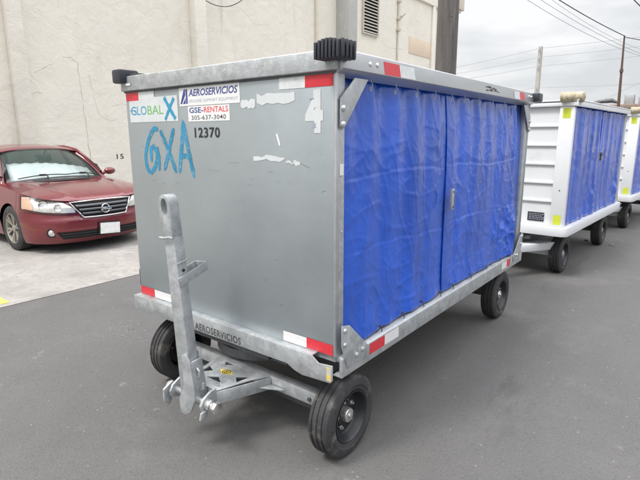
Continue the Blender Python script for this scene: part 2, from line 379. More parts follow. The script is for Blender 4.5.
# louvred vent
y0, y1, z0, z1 = wy(16.95), wy(18.1), wz(5.95), wz(7.9)
b = MB(); b.box((XW+.004, y0, z0), (XW+.02, y1, z1)); vent = b.build('vent', M_DARK, bld)
b = MB()
for yy in (y0-.05, y1): b.box((XW+.003, yy, z0-.05), (XW+.10, yy+.05, z1+.05))
b.box((XW+.003, y0+.001, z0-.05), (XW+.099, y1-.001, z0)); b.box((XW+.003, y0+.001, z1), (XW+.099, y1-.001, z1+.05)); b.build('frame', M_LOUV, vent)
b = MB(); k = 15
for i in range(k):
    zz = z0+(i+.5)*(z1-z0)/k
    b.add([(XW+.022, y0, zz+.055), (XW+.022, y1, zz+.055), (XW+.095, y1, zz-.02), (XW+.095, y0, zz-.02), (XW+.022, y0, zz+.045), (XW+.022, y1, zz+.045), (XW+.095, y1, zz-.03), (XW+.095, y0, zz-.03)],
          [(0,1,2,3),(7,6,5,4),(3,2,6,7),(0,4,5,1),(0,3,7,4),(1,5,6,2)])
b.build('louvre_slats', M_LOUV, vent)
# conduit with fittings
yc = wy(19.95)
b = MB(); b.tube([(XW+.05, yc, 0), (XW+.05, yc, wz(8.15))], .045); cd = b.build('conduit', M_CREAM, bld)
for zz in (6.5, 7.0, 7.75):
    b = MB(); b.box((XW+.003, yc-.1, wz(zz)-.07), (XW+.16, yc+.1, wz(zz)+.07))
    if zz == 7.0: b.cyl((XW+.14, yc+.05, wz(7.05)), (XW+.3, yc+.22, wz(7.22)), .07, .05)
    b.build('junction_box', M_CREAM, cd, bevel=.01)
b = MB(); b.box((XW+.003, wy(21.13), wz(5.6)), (XW+.02, wy(23.95), wz(6.4))); b.build('stucco_patch', stucco('patched_stucco', (.72, .60, .47)), bld, bevel=.008)
b = MB(); b.box((XW-.1, YE+.003, wz(8.6)), (XW+.22, YE+.75, wz(9.8))); b.box((XW-.02, YE+.003, wz(8.45)), (XW+.14, YE+.5, wz(8.6)-.002)); b.build('rain_gutter_head', M_CREAM, bld, bevel=.02)
# cracks in the plaster
b = MB(); wp = lambda y, z, t: (XW+.002+t, y, z)
def crack(pts, w_=.014):
    b = MB()
    P = [(wy(p[0]), wz(p[1])) for p in pts]; q = [P[0]]
    for i in range(len(P)-1):
        for k in range(1, 9):
            q.append((P[i][0]+(P[i+1][0]-P[i][0])*k/8+random.uniform(-.018, .018), P[i][1]+(P[i+1][1]-P[i][1])*k/8+random.uniform(-.018, .018)))
    vs = []
    for i, p in enumerate(q):
        d = Vector(q[min(i+1, len(q)-1)])-Vector(q[max(i-1, 0)]); d.normalize(); ww = w_*random.uniform(.1, .45)
        vs += [wp(p[0]-d.y*ww, p[1]+d.x*ww, .001), wp(p[0]+d.y*ww, p[1]-d.x*ww, .001)]
    b.add(vs, [(2*i, 2*i+1, 2*i+3, 2*i+2) for i in range(len(q)-1)]); b.build('plaster_crack', M_CRACK, bld)
crack([(4.15, 3.47), (4.35, 3.46), (4.50, 3.36), (4.53, 2.6), (4.56, 1.9), (4.6, .9)], .02)
crack([(3.5, 3.05), (3.75, 3.2), (3.95, 3.28)]); crack([(3.3, 2.55), (3.5, 2.62), (3.62, 2.58)])
crack([(4.75, 3.1), (4.82, 2.7), (4.9, 2.2), (5.2, 2.0), (5.4, 2.05)], .012); crack([(5.3, 2.4), (5.6, 2.45), (5.8, 2.4)], .01)
crack([(9.9, 5.6), (10.6, 5.2), (11.2, 5.3)], .012); crack([(17.9, 6.1), (19.0, 5.6), (20.6, 5.7)], .012)
for ch_, yy_, ww_ in (('1', 5.30, .03), ('5', 5.40, .10)):
    b = MB(); text(b, ch_, wy(yy_), wz(1.04), ww_, .13, lambda x, z, t: (XW+.003+t, x, z), bold=.01)
    b.build('bay_digit', M_BLKI, bld)
b = MB(); P = []
for i in range(17):
    t = i/16; y = 7.6+3.0*t; P.append((XW+.18+.05*math.sin(t*3), y, 6.1+.3*t-3.1*t*(1-t)))
tag(b.tube([(XW+.01, 7.55, 6.35)]+P+[(XW+.01, 10.65, 6.8)], .012).build('hanging_cable', M_WIRE), 'thin dark cable sagging in a loop high on the cream wall', 'cable')

# ------------------------------------------------------------------ poles and overhead lines
def wood_pole(x, y, r0, r1, h, label, M_, cat='utility pole'):
    b = MB(); n = 28; rings = 40; vs = []
    for i in range(rings+1):
        z = h*i/rings
        for k in range(n):
            t = 2*math.pi*k/n; rr = (r0+(r1-r0)*i/rings)*(1+.03*noise.noise(Vector((math.cos(t)*2, math.sin(t)*2, z*.4))))
            vs.append((x+rr*math.cos(t), y+rr*math.sin(t), z))
    b.add(vs, [(i*n+k, i*n+(k+1) % n, (i+1)*n+(k+1) % n, (i+1)*n+k) for i in range(rings) for k in range(n)], True)
    b.add(vs[-n:], [tuple(range(n))]); return b
b = wood_pole(-2.23, 6.03, .172, .150, 11, '', M_POLE)
for zz in (2.3, 3.4, 4.5): b.cyl((-2.1, 5.86, zz), (-2.06, 5.80, zz), .012, n=8)
tag(b.build('utility_pole', M_POLE), 'thick dark weathered wooden pole standing between the wall and the blue-curtained cart', 'utility pole')
b = wood_pole(-9.0, 36.9, .20, .15, 7.75, '', M_CPOLE)
up = thing('utility_pole', (-9.0, 36.9, 0), 0, 'distant pale concrete pole with wires against the cloudy sky', 'utility pole')
b.build('pole', M_CPOLE, up)
for zz in (7.55, 6.95, 6.35, 4.9):
    q = MB(); q.box((-9.02, 36.66, zz-.03), (-8.98, 36.76, zz+.03)); q.cyl((-9.0, 36.6, zz-.05), (-9.0, 36.6, zz+.07), .05, .035, n=10); q.build('insulator', M_CPOLE, up)
b = MB(); b.tube([(-1.98, 23.1, 0), (-1.99, 23.1, 2.9), (-2.03, 23.1, 4.3), (-2.07, 23.1, 5.65)], [.07, .06, .045, .03]); b.box((-2.09, 23.02, 4.2), (-1.97, 23.18, 4.32))
tag(b.build('service_mast', mat('rusty_mast', (.10, .065, .05), .8)), 'thin dark leaning mast rising behind the white carts', 'mast')
def wire(p, q, sag, rr, label, M_=M_WIREG):
    p = Vector(p); q = Vector(q); b = MB()
    b.tube([p.lerp(q, i/30)-Vector((0, 0, sag*4*(i/30)*(1-i/30))) for i in range(31)], rr, n=6)
    tag(b.build('overhead_wire', M_), label, 'wire', 'overhead power lines')
wire((-2.07, 23.1, 5.64), (-3.64, 16.63, 6.27), .06, .016, 'thickest black overhead line running down to the tip of the thin mast', M_WIRE)
wire((-2.07, 23.1, 5.60), (3.5, 34, 6.2), .3, .016, 'black overhead line leaving the thin mast towards the right edge', M_WIRE)
wire((-4.52, 16.37, 6.33), (-1.25, 27.16, 5.07), .25, .008, 'thin overhead line slanting down, lowest of the slanting ones left of the mast')
wire((-4.29, 17.49, 6.46), (-1.25, 27.16, 5.12), .18, .008, 'thin overhead line slanting down between the thick black line and the lowest slanting one')
wire((-3.79, 17.62, 6.31), (-1.28, 27.16, 5.34), .22, .006, 'thinnest overhead line slanting down closest beneath the thick black line')
for i, (zz, z2) in enumerate(((7.6, 9.4), (7.0, 8.8), (6.4, 8.2), (4.95, 5.6))):
    nm = ('top', 'second', 'third', 'lowest')[i]
    wire((-9.0, 36.6, zz), (12, 42, z2), .25, .011, nm+' thin line running right from the distant pale concrete pole')
    wire((-9.0, 36.6, zz), (-34, 44, z2-2.4+.3*i), .4, .011, nm+' thin line running left from the distant pale concrete pole')
wire((3.5, 34, 7.6), (-3.9, 28.5, 3.2), .0, .012, 'thin guy line rising to the right behind the thin mast')
wire((-1.54, 17.06, 6.15), (-0.89, 21.17, 5.74), .0, .016, 'dark line crossing the top right corner of the sky', M_WIRE)

# low building behind the last carts
bb = thing('low_building', (0, 34, 0), 0, 'low pale flat-roofed building with rooftop units behind the last white carts', 'building')
b = MB(); b.box((-5.2, 33, 0), (14, 45, 3.15)); b.build('wall', M_BLDG, bb)
b = MB(); b.box((-5.4, 32.8, 3.153), (14.2, 45.2, 3.4)); b.build('roof', M_ROOFB, bb, bevel=.03)
for x, y, w_, h in ((-2.9, 34, .5, .62), (-2.25, 34.2, .35, .5), (.2, 35, 1.2, .8)):
    b = MB(); b.box((x-w_/2, y, 3.402), (x+w_/2, y+.7, 3.402+h)); 
    b.build('rooftop_unit', M_ACU, bb, bevel=.02)
b = MB(); b.tube([(-5.0, 33.3, 3.45), (-4.4, 33.3, 3.62), (-3.7, 33.3, 3.66), (-3.3, 33.3, 3.5)], [.05, .11, .14, .05], n=10); b.build('roof_duct', M_STEELDK, bb)

# ------------------------------------------------------------------ shared cart parts
def make_wheel(root, cx, cy, side, rad=.228, w_=.13, rim=M_RIM, hubm=M_BOLT, nuts=5, steer=0.):
    """side=+1: outer face towards local +x"""
    A = Matrix.Translation((cx, cy, rad)) @ Matrix.Rotation(steer, 4, 'Z')
    b = local(root); b.M = b.M @ A
    h = w_/2; pr = [(.60*rad, -h*.80), (.66*rad, -h*.98), (.80*rad, -h*1.02), (.90*rad, -h*.98), (.965*rad, -h*.86), (.985*rad, -h*.74)]
    for gx in (-.48, 0, .48):
        pr += [(.995*rad, (gx-.10)*h), (.965*rad, (gx-.07)*h), (.965*rad, (gx+.07)*h), (.995*rad, (gx+.10)*h)]
    pr += [(.985*rad, h*.74), (.965*rad, h*.86), (.90*rad, h*.98), (.80*rad, h*1.02), (.775*rad, h*1.045), (.75*rad, h*1.0), (.66*rad, h*.98), (.60*rad, h*.80), (.60*rad, -h*.80)]
    b.lathe(pr, (0, 0, 0), (1, 0, 0), 56); ty = b.build('wheel', M_TYRE, root, angle=25)
    b = local(root); b.M = b.M @ A; s = side
    b.lathe([(.60*rad, -h*.8*s), (.60*rad, h*.86*s), (.63*rad, h*.98*s), (.60*rad, h*.98*s), (.565*rad, h*.80*s), (.54*rad, h*.35*s), (.50*rad, h*.12*s), (.30*rad, h*.05*s), (.27*rad, h*.22*s), (.02*rad, h*.24*s)], (0, 0, 0), (1, 0, 0), 40)
    for k in range(6):
        t = k*math.pi/3+.3; c = Vector((h*.16*s, .435*rad*math.cos(t), .435*rad*math.sin(t)))
    b.build('rim', rim, ty)
    b = local(root); b.M = b.M @ A
    b.lathe([(.175*rad, h*.1*s), (.175*rad, h*.62*s), (.16*rad, h*.72*s), (.07*rad, h*.75*s), (.06*rad, h*.86*s), (.001, h*.88*s)], (0, 0, 0), (1, 0, 0), 24)
    b.build('hub', hubm, ty)
    for k in range(nuts):
        t = k*2*math.pi/nuts+.5; y, z = .33*rad*math.cos(t), .33*rad*math.sin(t)
        b = local(root); b.M = b.M @ A
        b.cyl((h*.05*s, y, z), (h*.42*s, y, z), .036*rad, n=8); b.cyl((h*.1*s, y, z), (h*.27*s, y, z), .058*rad, n=6, smooth=False); b.build('wheel_nut', hubm, ty)
    return ty

def curtain(root, name, y0, y1, z0, z1, x, seed, amp=.022, nu=110, nv=110, gap=0., tuck=0., sgn=1, flap=0.):
    rnd = random.Random(seed)
    ph = [rnd.uniform(0, 6.28) for _ in range(12)]
    cre = [rnd.uniform(.15, .95) for _ in range(4)]
    def fn(a, c):
        y = y0+(y1-y0)*a; t = c                       # t=0 bottom, 1 top
        yl = a*(y1-y0)
        yw = yl+.02*math.sin(t*2.6+ph[0])+.008*math.sin(t*6+ph[1])
        s1 = math.sin(yw*24+ph[2]+.8*math.sin(yw*5+ph[3])); s2 = math.sin(yw*51+ph[4]+t*1.2); s3 = math.sin(yw*9+ph[5]+t*1.5)
        d = amp*(.32+.68*t**1.8)*(.60*s1+.13*s2) + amp*.45*s3
        hh = t*(z1-z0)
        p = Vector((yl*4.2, hh*1.1, seed*3.7)); d += .0045*(1-abs(noise.noise(p))*2.2)
        p = Vector((yl*6.5, hh*4.0, seed*2.1)); d += .0025*noise.noise(p)
        for fx, fz, am in ((2.2, 7.5, .0030), (5.5, 2.2, .0030), (10, 13, .0018), (19, 9, .0012)):      # sharp little creases
            p = Vector((yl*fx+hh*2, hh*fz-yl*1.5, seed*1.7+fx)); d += am*max(0, 1-abs(noise.noise(p))*3.4)**3*(1.25-.6*t)
        for i, cz in enumerate((.34, .63)):            # horizontal fold lines from packing
            zc = cz+.012*math.sin(yl*4+ph[6+i])+.008*noise.noise(Vector((yl*6, i, seed)))
            dd = (t-zc); d += .0035*math.exp(-(dd/.0045)**2)*(.3+.6*abs(noise.noise(Vector((yl*5, 7+i, seed))))) - .0018*math.exp(-((dd-.010)/.010)**2)
        d += .016*max(0, .12-t)/.12
        if flap:
            k = math.exp(-((a-.9)/.2)**2-((t-.16)/.2)**2); d += flap*k*(1-abs(noise.noise(Vector((yl*7, t*5, 3))))*2.2)
        if flap: q_ = math.exp(-((a-.86)/.22)**2-((t-.16)/.17)**2); p = Vector((yl*9-hh*5, hh*8+yl*4, 2.2)); d += .016*q_*max(0, 1-abs(noise.noise(p))*3)**2
        d *= .35+.65*min(1, 9*min(a, 1-a))
        if tuck: d -= tuck*t**6
        zb = z0+(z1-z0)*t - (.010*abs(math.sin(yl*8.6+ph[8]))*(t**4)) + (.002*math.sin(yl*19+ph[9]))*(1-t)**8
        yy = y+.006*math.cos(yw*24+ph[2])*t
        return (x+sgn*d, yy, zb)
    b = local(root); b.grid(fn, nu, nv)
    return b.build(name, M_VINYL, root, solid=.0022, angle=180)

# ------------------------------------------------------------------ galvanised luggage cart
W, LN, ZB, ZT, ZR, ZL = 1.60, 2.845, .60, 1.885, 1.972, .492
cart = thing('baggage_cart', (0, 0, 0), 0, 'galvanised baggage cart with blue side curtains, stickers, spray paint and an upright tow bar', 'baggage cart')
Fp = lambda x, z, t: (x, -.0005-t, z)                      # on the front panel
Sp = lambda y, z, t: (t, y, z)                             # on a side plane at x = 0
b = MB(); b.box((-W+.004, 0, ZB), (-.012, .022, ZT)); b.build('front_panel', M_GALV, cart, bevel=.002)
b = MB(); b.box((-W, LN-.022, ZB), (0, LN, ZT)); b.build('rear_panel', M_GALV, cart, bevel=.002)
b = MB(); b.grid(lambda a, c: (-W+.01+(W-.02)*a, .01+(LN-.02)*c, ZR-.006), 12, 2); b.build('roof', M_GALV, cart, solid=.004)
for y0, y1 in ((.0225, .066), (LN-.10, LN-.0225)):
    for x0 in (-.05, -W+.004):
        b = MB(); b.box((x0, y0, ZB-.02), (x0+.046, y1, ZT-.002)); b.build('corner_post', M_GALV2, cart, bevel=.004)
b = MB(); b.box((-.0118, -.003, ZB+.0), (.0, .0222, ZT)); b.build('corner_edge', M_ALU, cart, bevel=.003)
# roof trims
b = MB(); b.prism([(-.020, ZT+.004), (-.004, ZT), (.03, ZT), (.03, ZR), (-.012, ZR), (-.016, ZR-.003)], 0, -W-.01, .012); b.build('front_fascia', M_GALV2, cart, bevel=.002)
b = MB(); b.box((-W+.0, -.006, ZT-.008), (-.003, -.0005, ZT-.001)); b.build('shadow_gap_strip', M_STEELDK, cart)
for sx in (1, -1):
    X = (lambda v: v) if sx == 1 else (lambda v: -W-v)
    b = MB(); b.prism([(X(-.030), ZT-.020), (X(.030), ZT+.006), (X(.034), ZT+.009), (X(.022), ZR-.004), (X(.012), ZR+.002), (X(-.036), ZR+.002), (X(-.036), ZT-.014)], 1, .0 if sx == 1 else .0305, LN+.02)
    b.build('side_fascia', M_ALU, cart, bevel=.0015)
b = MB(); b.box((-W-.01, LN-.03, ZT), (.0, LN+.018, ZR-.002)); b.build('rear_fascia', M_GALV2, cart, bevel=.003)
# deck and rails
b = MB(); b.box((-W+.012, .012, ZB-.03), (-.012, LN-.012, ZB-.002)); b.build('deck', M_GALV2, cart)
rp = [(-W-.012, ZB+.0), (-W-.012, ZL+.018), (-W+.02, ZL+.012), (-.27, ZL+.018), (-.22, ZL-.004), (-.17, ZL-.014), (.0, ZL-.004), (.012, ZL+.01), (.012, ZB-.022), (-.07, ZB-.03), (-.11, ZB-.002)]
b = MB(); b.prism(rp, 1, -.045, -.037); b.box((-W-.012, -.0368, ZB-.006), (-.11, .010, ZB)); fr = b.build('front_rail', M_GALV2, cart, bevel=.002)
b = MB(); text(b, 'AEROSERVICIOS', -.985, ZL+.024, .385, .042, lambda x, z, t: (x, -.0455-t, z), bold=.012, space=1.12, thick=.0004); b.build('cut_lettering', M_STEELDK, fr)
b = MB(); b.box((-.020, -.0465, ZL+.006), (.006, -.0452, ZB-.035)); b.build('yellow_paint_mark', M_YEL, fr)
b = MB(); b.box((-W-.016, -.045, ZL+.02), (-W-.012, .02, ZB-.002)); b.build('rail_end', M_GALV2, fr)
for sx in (1, -1):
    X = (lambda v: v) if sx == 1 else (lambda v: -W-v)
    b = MB(); P = [(X(.022), ZL), (X(.022), ZB-.012), (X(.012), ZB-.004), (X(-.035), ZB-.001), (X(-.035), ZB-.03), (X(.006), ZB-.03), (X(.006), ZL+.008), (X(-.03), ZL+.008), (X(-.03), ZL)]
    b.prism(P, 1, .02, LN+.03); sr = b.build('side_rail', M_GALV2, cart, bevel=.002)
    b = MB(); b.box((X(-.066), .08, ZB+.001), (X(-.072), LN-.12, ZB+.045)); b.build('curtain_stop', M_GALV2, cart)
    for yy, tall in ((0, 1), (LN, 0)):
        s = 1 if yy == 0 else -1
        b = MB(); b.prism([(yy+s*.012, .76), (yy+s*.075, .745), (yy+s*.245, .585), (yy+s*.225, .53), (yy+s*.06, .53), (yy+s*.01, .66)], 0, X(.0225), X(.0275)); gp = b.build('gusset_plate', M_GALV2, cart, bevel=.001)
        for (py, pz) in ((.035, .73), (.035, .66), (.135, .575), (.19, .585)):
            b = MB(); b.lathe([(.013, 0), (.012, .006), (.007, .009), (.001, .010)], (X(.0275), yy+s*py, pz), (sx, 0, 0), 14); b.build('bolt', M_BOLT, gp)
        b = MB(); b.prism([(yy+s*.012, 1.775), (yy+s*.012, 1.66), (yy+s*.030, 1.645), (yy+s*.048, 1.66), (yy+s*.225, 1.866), (yy+s*.12, 1.866)], 0, X(.0065), X(.0115)); bp_ = b.build('corner_brace', M_GALV2, cart, bevel=.001)
        for (py, pz) in ((.030, 1.735), (.030, 1.668)):
            b = MB(); b.lathe([(.014, 0), (.013, .006), (.008, .010), (.001, .011)], (X(.0115), yy+s*py, pz), (sx, 0, 0), 14); b.build('bolt', M_BOLT, bp_)
for (yy, zz) in ((.213, 1.929), (.272, 1.931), (LN-.10, 1.935), (LN-.16, 1.935)):
    b = MB(); b.lathe([(.012, 0), (.011, .006), (.006, .009), (.001, .0095)], (.026, yy, zz), (1, 0, .2), 14); b.build('rivet', M_BOLT, cart)
# side curtains
zc0, zc1 = ZB+.008, ZT+.012
c1 = curtain(cart, 'curtain', .068, 1.225, zc0, zc1, -.030, 3, amp=.014, tuck=.03, nu=170, nv=170)
c2 = curtain(cart, 'curtain', 1.205, LN-.105, zc0, zc1, -.028, 8, amp=.013, tuck=.03, nu=190, nv=170, flap=.04)
c3 = curtain(cart, 'curtain', .068, 1.42, zc0, zc1, -W+.030, 5, sgn=-1, nu=60, nv=40)
c4 = curtain(cart, 'curtain', 1.40, LN-.105, zc0, zc1, -W+.034, 6, sgn=-1, nu=60, nv=40)
for cu, ya, yb in ((c1, .28, 1.19), (c2, 1.39, LN-.16)):
    n = 5 if cu is c1 else 6
    for i in range(n):
        y = ya+(yb-ya)*i/(n-1); b = MB()
        P = [(-.010+.011*math.cos(t*.5236), y+.003*math.sin(t), 1.838+.013*math.sin(t*.5236)) for t in range(12)]
        b.lathe([(.005, -.0015), (.0095, -.0015), (.0095, .0015), (.005, .0015)], (-.010, y, 1.832), (1, 0, 0), 14)
        b.tube([(-.008, y, 1.832), (-.002, y+.003, 1.84), (-.002, y+.003, 1.852), (-.006, y, 1.86), (-.006, y-.003, 1.875)], .0018, n=6)
        b.build('eyelet_hook', M_GALV2, cu)
for cu, ya, yb in ((c1, .16, 1.15), (c2, 1.35, LN-.2)):
    for i in range(5):
        y = ya+(yb-ya)*i/4; b = MB()
        b.lathe([(.005, 0), (.010, 0), (.009, .003), (.006, .003)], (-.008, y, ZB+.030), (1, 0, 0), 12)
        b.tube([(-.008, y, ZB+.030), (.002, y, ZB+.028), (.006, y+.003, ZB+.01), (.004, y+.003, ZB-.004)], .0028, n=6); b.build('hem_hook', M_STEELDK, cu)
b = MB(); b.box((.012, 1.192, 1.162), (.032, 1.222, 1.292)); b.box((.006, 1.225, 1.185), (.020, 1.243, 1.27)); la = b.build('curtain_latch', M_GALV2, cart, bevel=.003)
b = MB()
for zz in (1.18, 1.275): b.cyl((.032, 1.207, zz), (.036, 1.207, zz), .006, n=10)
for zz in (1.20, 1.225, 1.25): b.tube([(.014, 1.243, zz), (.02, 1.256, zz+.004), (.014, 1.268, zz+.012)], .004, n=6)
b.build('latch_pin', M_STEELDK, la)
# rubber corner buffers
b = MB(); b.box((-.050, -.080, ZR-.040), (.072, .02, ZR+.012))
for i in range(7):
    xx = -.050+i*.0185; h = .012*math.sin(i*.5); b.box((xx, -.094, ZR-.050), (xx+.0135, .03, ZR+.016+h))
for i in range(4): b.box((.0725, -.082+i*.027, ZR-.048), (.086, -.065+i*.027, ZR+.022))
b.build('corner_buffer', M_NAVYRUB, cart, bevel=.004, label='ribbed black rubber buffer on the near roof corner')
b = MB(); b.box((-W-.035, -.06, ZR-.040), (-W+.055, .07, ZR+.040)); b.build('corner_buffer', M_NAVYRUB, cart, bevel=.012)
b = MB(); b.box((-W-.01, .0, ZR+.001), (-W+.13, .06, ZR+.016)); b.build('buffer_bracket', M_STEELDK, cart)
b = MB(); b.box((.012, LN-.045, ZR-.072), (.075, LN+.085, ZR+.0)); b.build('corner_buffer', M_NAVYRUB, cart, bevel=.012)
b = MB(); b.box((-W-.06, LN-.02, ZR-.06), (-W+.01, LN+.085, ZR+.01)); b.build('corner_buffer', M_NAVYRUB, cart, bevel=.012)
# reflectors
def refl(a, c, z0, z1, place, M_, nm='reflector'):
    b = MB(); b.add([place(a, z0, .001), place(c, z0, .001), place(c, z1, .001), place(a, z1, .001)], [(0, 1, 2, 3)])
    return b.build(nm, M_, cart)
refl(-1.590, -1.458, 1.829, 1.880, Fp, M_RED); refl(-1.458, -1.30, 1.834, 1.880, Fp, M_WSCUF)
refl(-.172, -.018, 1.827, 1.878, Fp, M_RED); refl(-.325, -.172, 1.827, 1.877, Fp, M_WSCUF)
refl(-1.594, -1.441, .604, .656, Fp, M_RED); refl(-1.441, -1.262, .604, .656, Fp, M_WREF)
refl(-.176, -.016, .604, .658, Fp, M_RED); refl(-.328, -.176, .604, .656, Fp, M_WREF)
Rs = lambda y, z, t: (.0222+t, y, z)
refl(.262, .412, .525, .583, Rs, M_RED); refl(.412, .563, .525, .583, Rs, M_WREF)
refl(2.44, 2.53, .520, .578, Rs, M_RED); refl(2.31, 2.44, .520, .578, Rs, M_WREF)
# fascia slopes: point on the leaning outer face
def Fs(y, z, t):
    k = (z-(ZT+.009))/((ZR-.004)-(ZT+.009)); return (.034+(.022-.034)*k+t, y, z)
refl(.332, .482, 1.897, 1.955, Fs, M_RED); refl(.482, .636, 1.897, 1.955, Fs, M_WSCUF)
refl(2.42, 2.55, 1.897, 1.955, Fs, M_RED); refl(2.28, 2.42, 1.897, 1.955, Fs, M_WSCUF)
b = MB()
for i in range(26):
    y = 1.66+random.random()*.28; z = 1.915+random.random()*.028; l = random.uniform(.015, .05)
    b.add([Fs(y, z, .001), Fs(y+l, z+random.uniform(-.004, .004), .001), Fs(y+l, z+.006, .001), Fs(y, z+.005, .001)], [(0, 1, 2, 3)])
b.build('worn_marking', M_BLKI, cart)
b = MB(); b.add([Fp(-1.55, ZR-.055, .0245), Fp(-1.50, ZR-.055, .0245), Fp(-1.50, ZR-.043, .0240), Fp(-1.55, ZR-.043, .0240)], [(0, 1, 2, 3)]); b.build('small_label', M_STK, cart)
# stickers
def quad(b, x0, x1, z0, z1, t=.0008, place=Fp): b.add([place(x0, z0, t), place(x1, z0, t), place(x1, z1, t), place(x0, z1, t)], [(0, 1, 2, 3)])
b = MB(); quad(b, -1.066, -.586, 1.781, 1.878); b.cur = 1
text(b, 'AEROSERVICIOS', -.985, 1.829, .385, .036, lambda x, z, t: Fp(x, z, .0012), bold=.022, shear=.22, space=1.0)
b.add([Fp(*p, .0013) for p in ((-1.058, 1.792), (-1.044, 1.792), (-1.012, 1.838), (-1.012, 1.868), (-1.022, 1.868))], [(0, 1, 2, 3, 4)])
b.add([Fp(*p, .0013) for p in ((-1.008, 1.868), (-.994, 1.868), (-.994, 1.792), (-1.008, 1.792))], [(0, 1, 2, 3)])
b.add([Fp(*p, .0013) for p in ((-1.036, 1.792), (-1.012, 1.792), (-1.012, 1.822))], [(0, 1, 2)])
b.cur = 2; text(b, 'GROUND SUPPORT EQUIPMENT', -.985, 1.794, .385, .018, lambda x, z, t: Fp(x, z, .0012), space=1.15)
b.build('sticker', [M_STK, M_NAVY, M_GREYI], cart, label='white sticker with navy italic capitals')
b = MB(); quad(b, -.996, -.664, 1.698, 1.777); b.cur = 1
text(b, 'GSE-', -.985, 1.742, .118, .029, lambda x, z, t: Fp(x, z, .0012), bold=.018)
b.cur = 2; text(b, 'RENTALS', -.862, 1.742, .188, .029, lambda x, z, t: Fp(x, z, .0012), bold=.012)
b.cur = 3; text(b, '305-637-3040', -.968, 1.706, .275, .023, lambda x, z, t: Fp(x, z, .0012), bold=.004, space=1.1)
b.build('sticker', [M_STK, M_NAVY, M_REDI, M_BLKI], cart, label='small white sticker with a phone number')
b = MB(); quad(b, -1.562, -1.085, 1.703, 1.842); b.cur = 1
text(b, 'G', -1.548, 1.745, .058, .050, lambda x, z, t: Fp(x, z, .0012), bold=.004); text(b, 'LO', -1.482, 1.745, .098, .050, lambda x, z, t: Fp(x, z, .0012), bold=.004)
b.cur = 2; text(b, 'BAL', -1.374, 1.745, .155, .050, lambda x, z, t: Fp(x, z, .0012), bold=.004)
b.cur = 1
stroke(b, [(-1.205, 1.835), (-1.16, 1.775), (-1.11, 1.715)], .024, Fp, .0014, False); stroke(b, [(-1.115, 1.828), (-1.16, 1.775), (-1.205, 1.712)], .020, Fp, .0018, False)
stroke(b, [(-1.556, 1.772), (-1.50, 1.772)], .006, Fp, .0014, False)
b.build('sticker', [M_STKG, M_TEAL, M_GRNI], cart, label='greyed white sticker with thin teal and green capitals')
b = MB(); text(b, '12370', -.950, 1.612, .205, .054, lambda x, z, t: Fp(x, z, .0010), bold=.022, space=1.12); b.build('fleet_number', M_BLKI, cart)
b = MB(); sw = .029      # spray paint: G X A
stroke(b, [(-1.285, 1.66), (-1.33, 1.665), (-1.39, 1.60), (-1.432, 1.51), (-1.425, 1.43), (-1.385, 1.405), (-1.335, 1.44), (-1.305, 1.51), (-1.335, 1.565), (-1.375, 1.545), (-1.37, 1.47)], sw, Fp, .0005)
stroke(b, [(-1.305, 1.56), (-1.29, 1.49), (-1.30, 1.42)], sw*.7, Fp, .0007)
stroke(b, [(-1.265, 1.655), (-1.22, 1.58), (-1.175, 1.50), (-1.135, 1.415)], sw, Fp, .0005)
stroke(b, [(-1.135, 1.665), (-1.175, 1.58), (-1.21, 1.50), (-1.25, 1.425)], sw, Fp, .0007)
stroke(b, [(-1.105, 1.415), (-1.085, 1.51), (-1.062, 1.60), (-1.046, 1.705)], sw, Fp, .0005)
stroke(b, [(-1.048, 1.70), (-1.03, 1.62), (-1.005, 1.51), (-.975, 1.395)], sw, Fp, .0007)
stroke(b, [(-1.10, 1.50), (-1.05, 1.515), (-.99, 1.505)], sw*.9, Fp, .0009)
rn = random.Random(3); base_v = [v.copy() for v in b.v]
for i in range(420):
    v = rn.choice(base_v); x = v.x+rn.gauss(0, .008); z = v.z+rn.gauss(0, .008); q = rn.uniform(.0006, .0021)
    b.add([Fp(x+q*math.cos(k_*1.257), z+q*math.sin(k_*1.257), .0003) for k_ in range(5)], [(0, 1, 2, 3, 4)])
b.build('spray_lettering', M_SPRAY, cart)
b = MB(); text(b, '4', -.172, 1.632, .100, .186, lambda x, z, t: Fp(x, z, .0010), bold=.055)
quad(b, -.125, -.096, 1.74, 1.815, .0013); b.build('number_sticker', M_STKG, cart)
for q_ in ((-.128, -.112, 1.655, 1.675), (-.146, -.120, 1.776, 1.782)):
    b = MB(); quad(b, *q_, .0018); b.build('small_grey_stamp', M_GREYI, cart)
def torn(x0, x1, z0, z1, seed, M_):
    rn = random.Random(seed); n = 7; top = []; bot = []
    for i in range(n+1):
        x = x0+(x1-x0)*i/n; top.append((x, z1+rn.uniform(-.012, .004))); bot.append((x, z0+rn.uniform(-.004, .012)))
    b = MB(); b.add([Fp(*p, .0009) for p in top]+[Fp(*p, .0009) for p in bot], [(i, n+1+i, n+2+i, i+1) for i in range(n)]); b.build('tape_remnant', M_, cart)
torn(-.583, -.482, 1.752, 1.795, 1, M_STKG); torn(-.470, -.232, 1.764, 1.815, 2, M_STKG); torn(-.505, -.30, 1.503, 1.530, 4, M_STKG); torn(-.290, -.205, 1.487, 1.508, 5, M_WSCUF)
b = MB(); b.add([Fp(*p, .001) for p in ((-.352, 1.628), (-.340, 1.632), (-.322, 1.578), (-.332, 1.574))], [(0, 1, 2, 3)]); b.build('tape_remnant', M_STK, cart)
b = MB()
rn = random.Random(11)
for i in range(40):        # scuffs and scratches on the sheet
    x = rn.uniform(-1.5, -.08); z = rn.choice((rn.uniform(1.35, 1.66), rn.uniform(.75, 1.5))); a = rn.uniform(-.5, .5); l = rn.uniform(.004, .03)*(4 if i % 9 == 0 else 1); h = rn.uniform(.0004, .0016)
    b.add([Fp(x, z, .0006), Fp(x+l, z+a*l, .0006), Fp(x+l, z+a*l+h, .0006), Fp(x, z+h, .0006)], [(0, 1, 2, 3)])
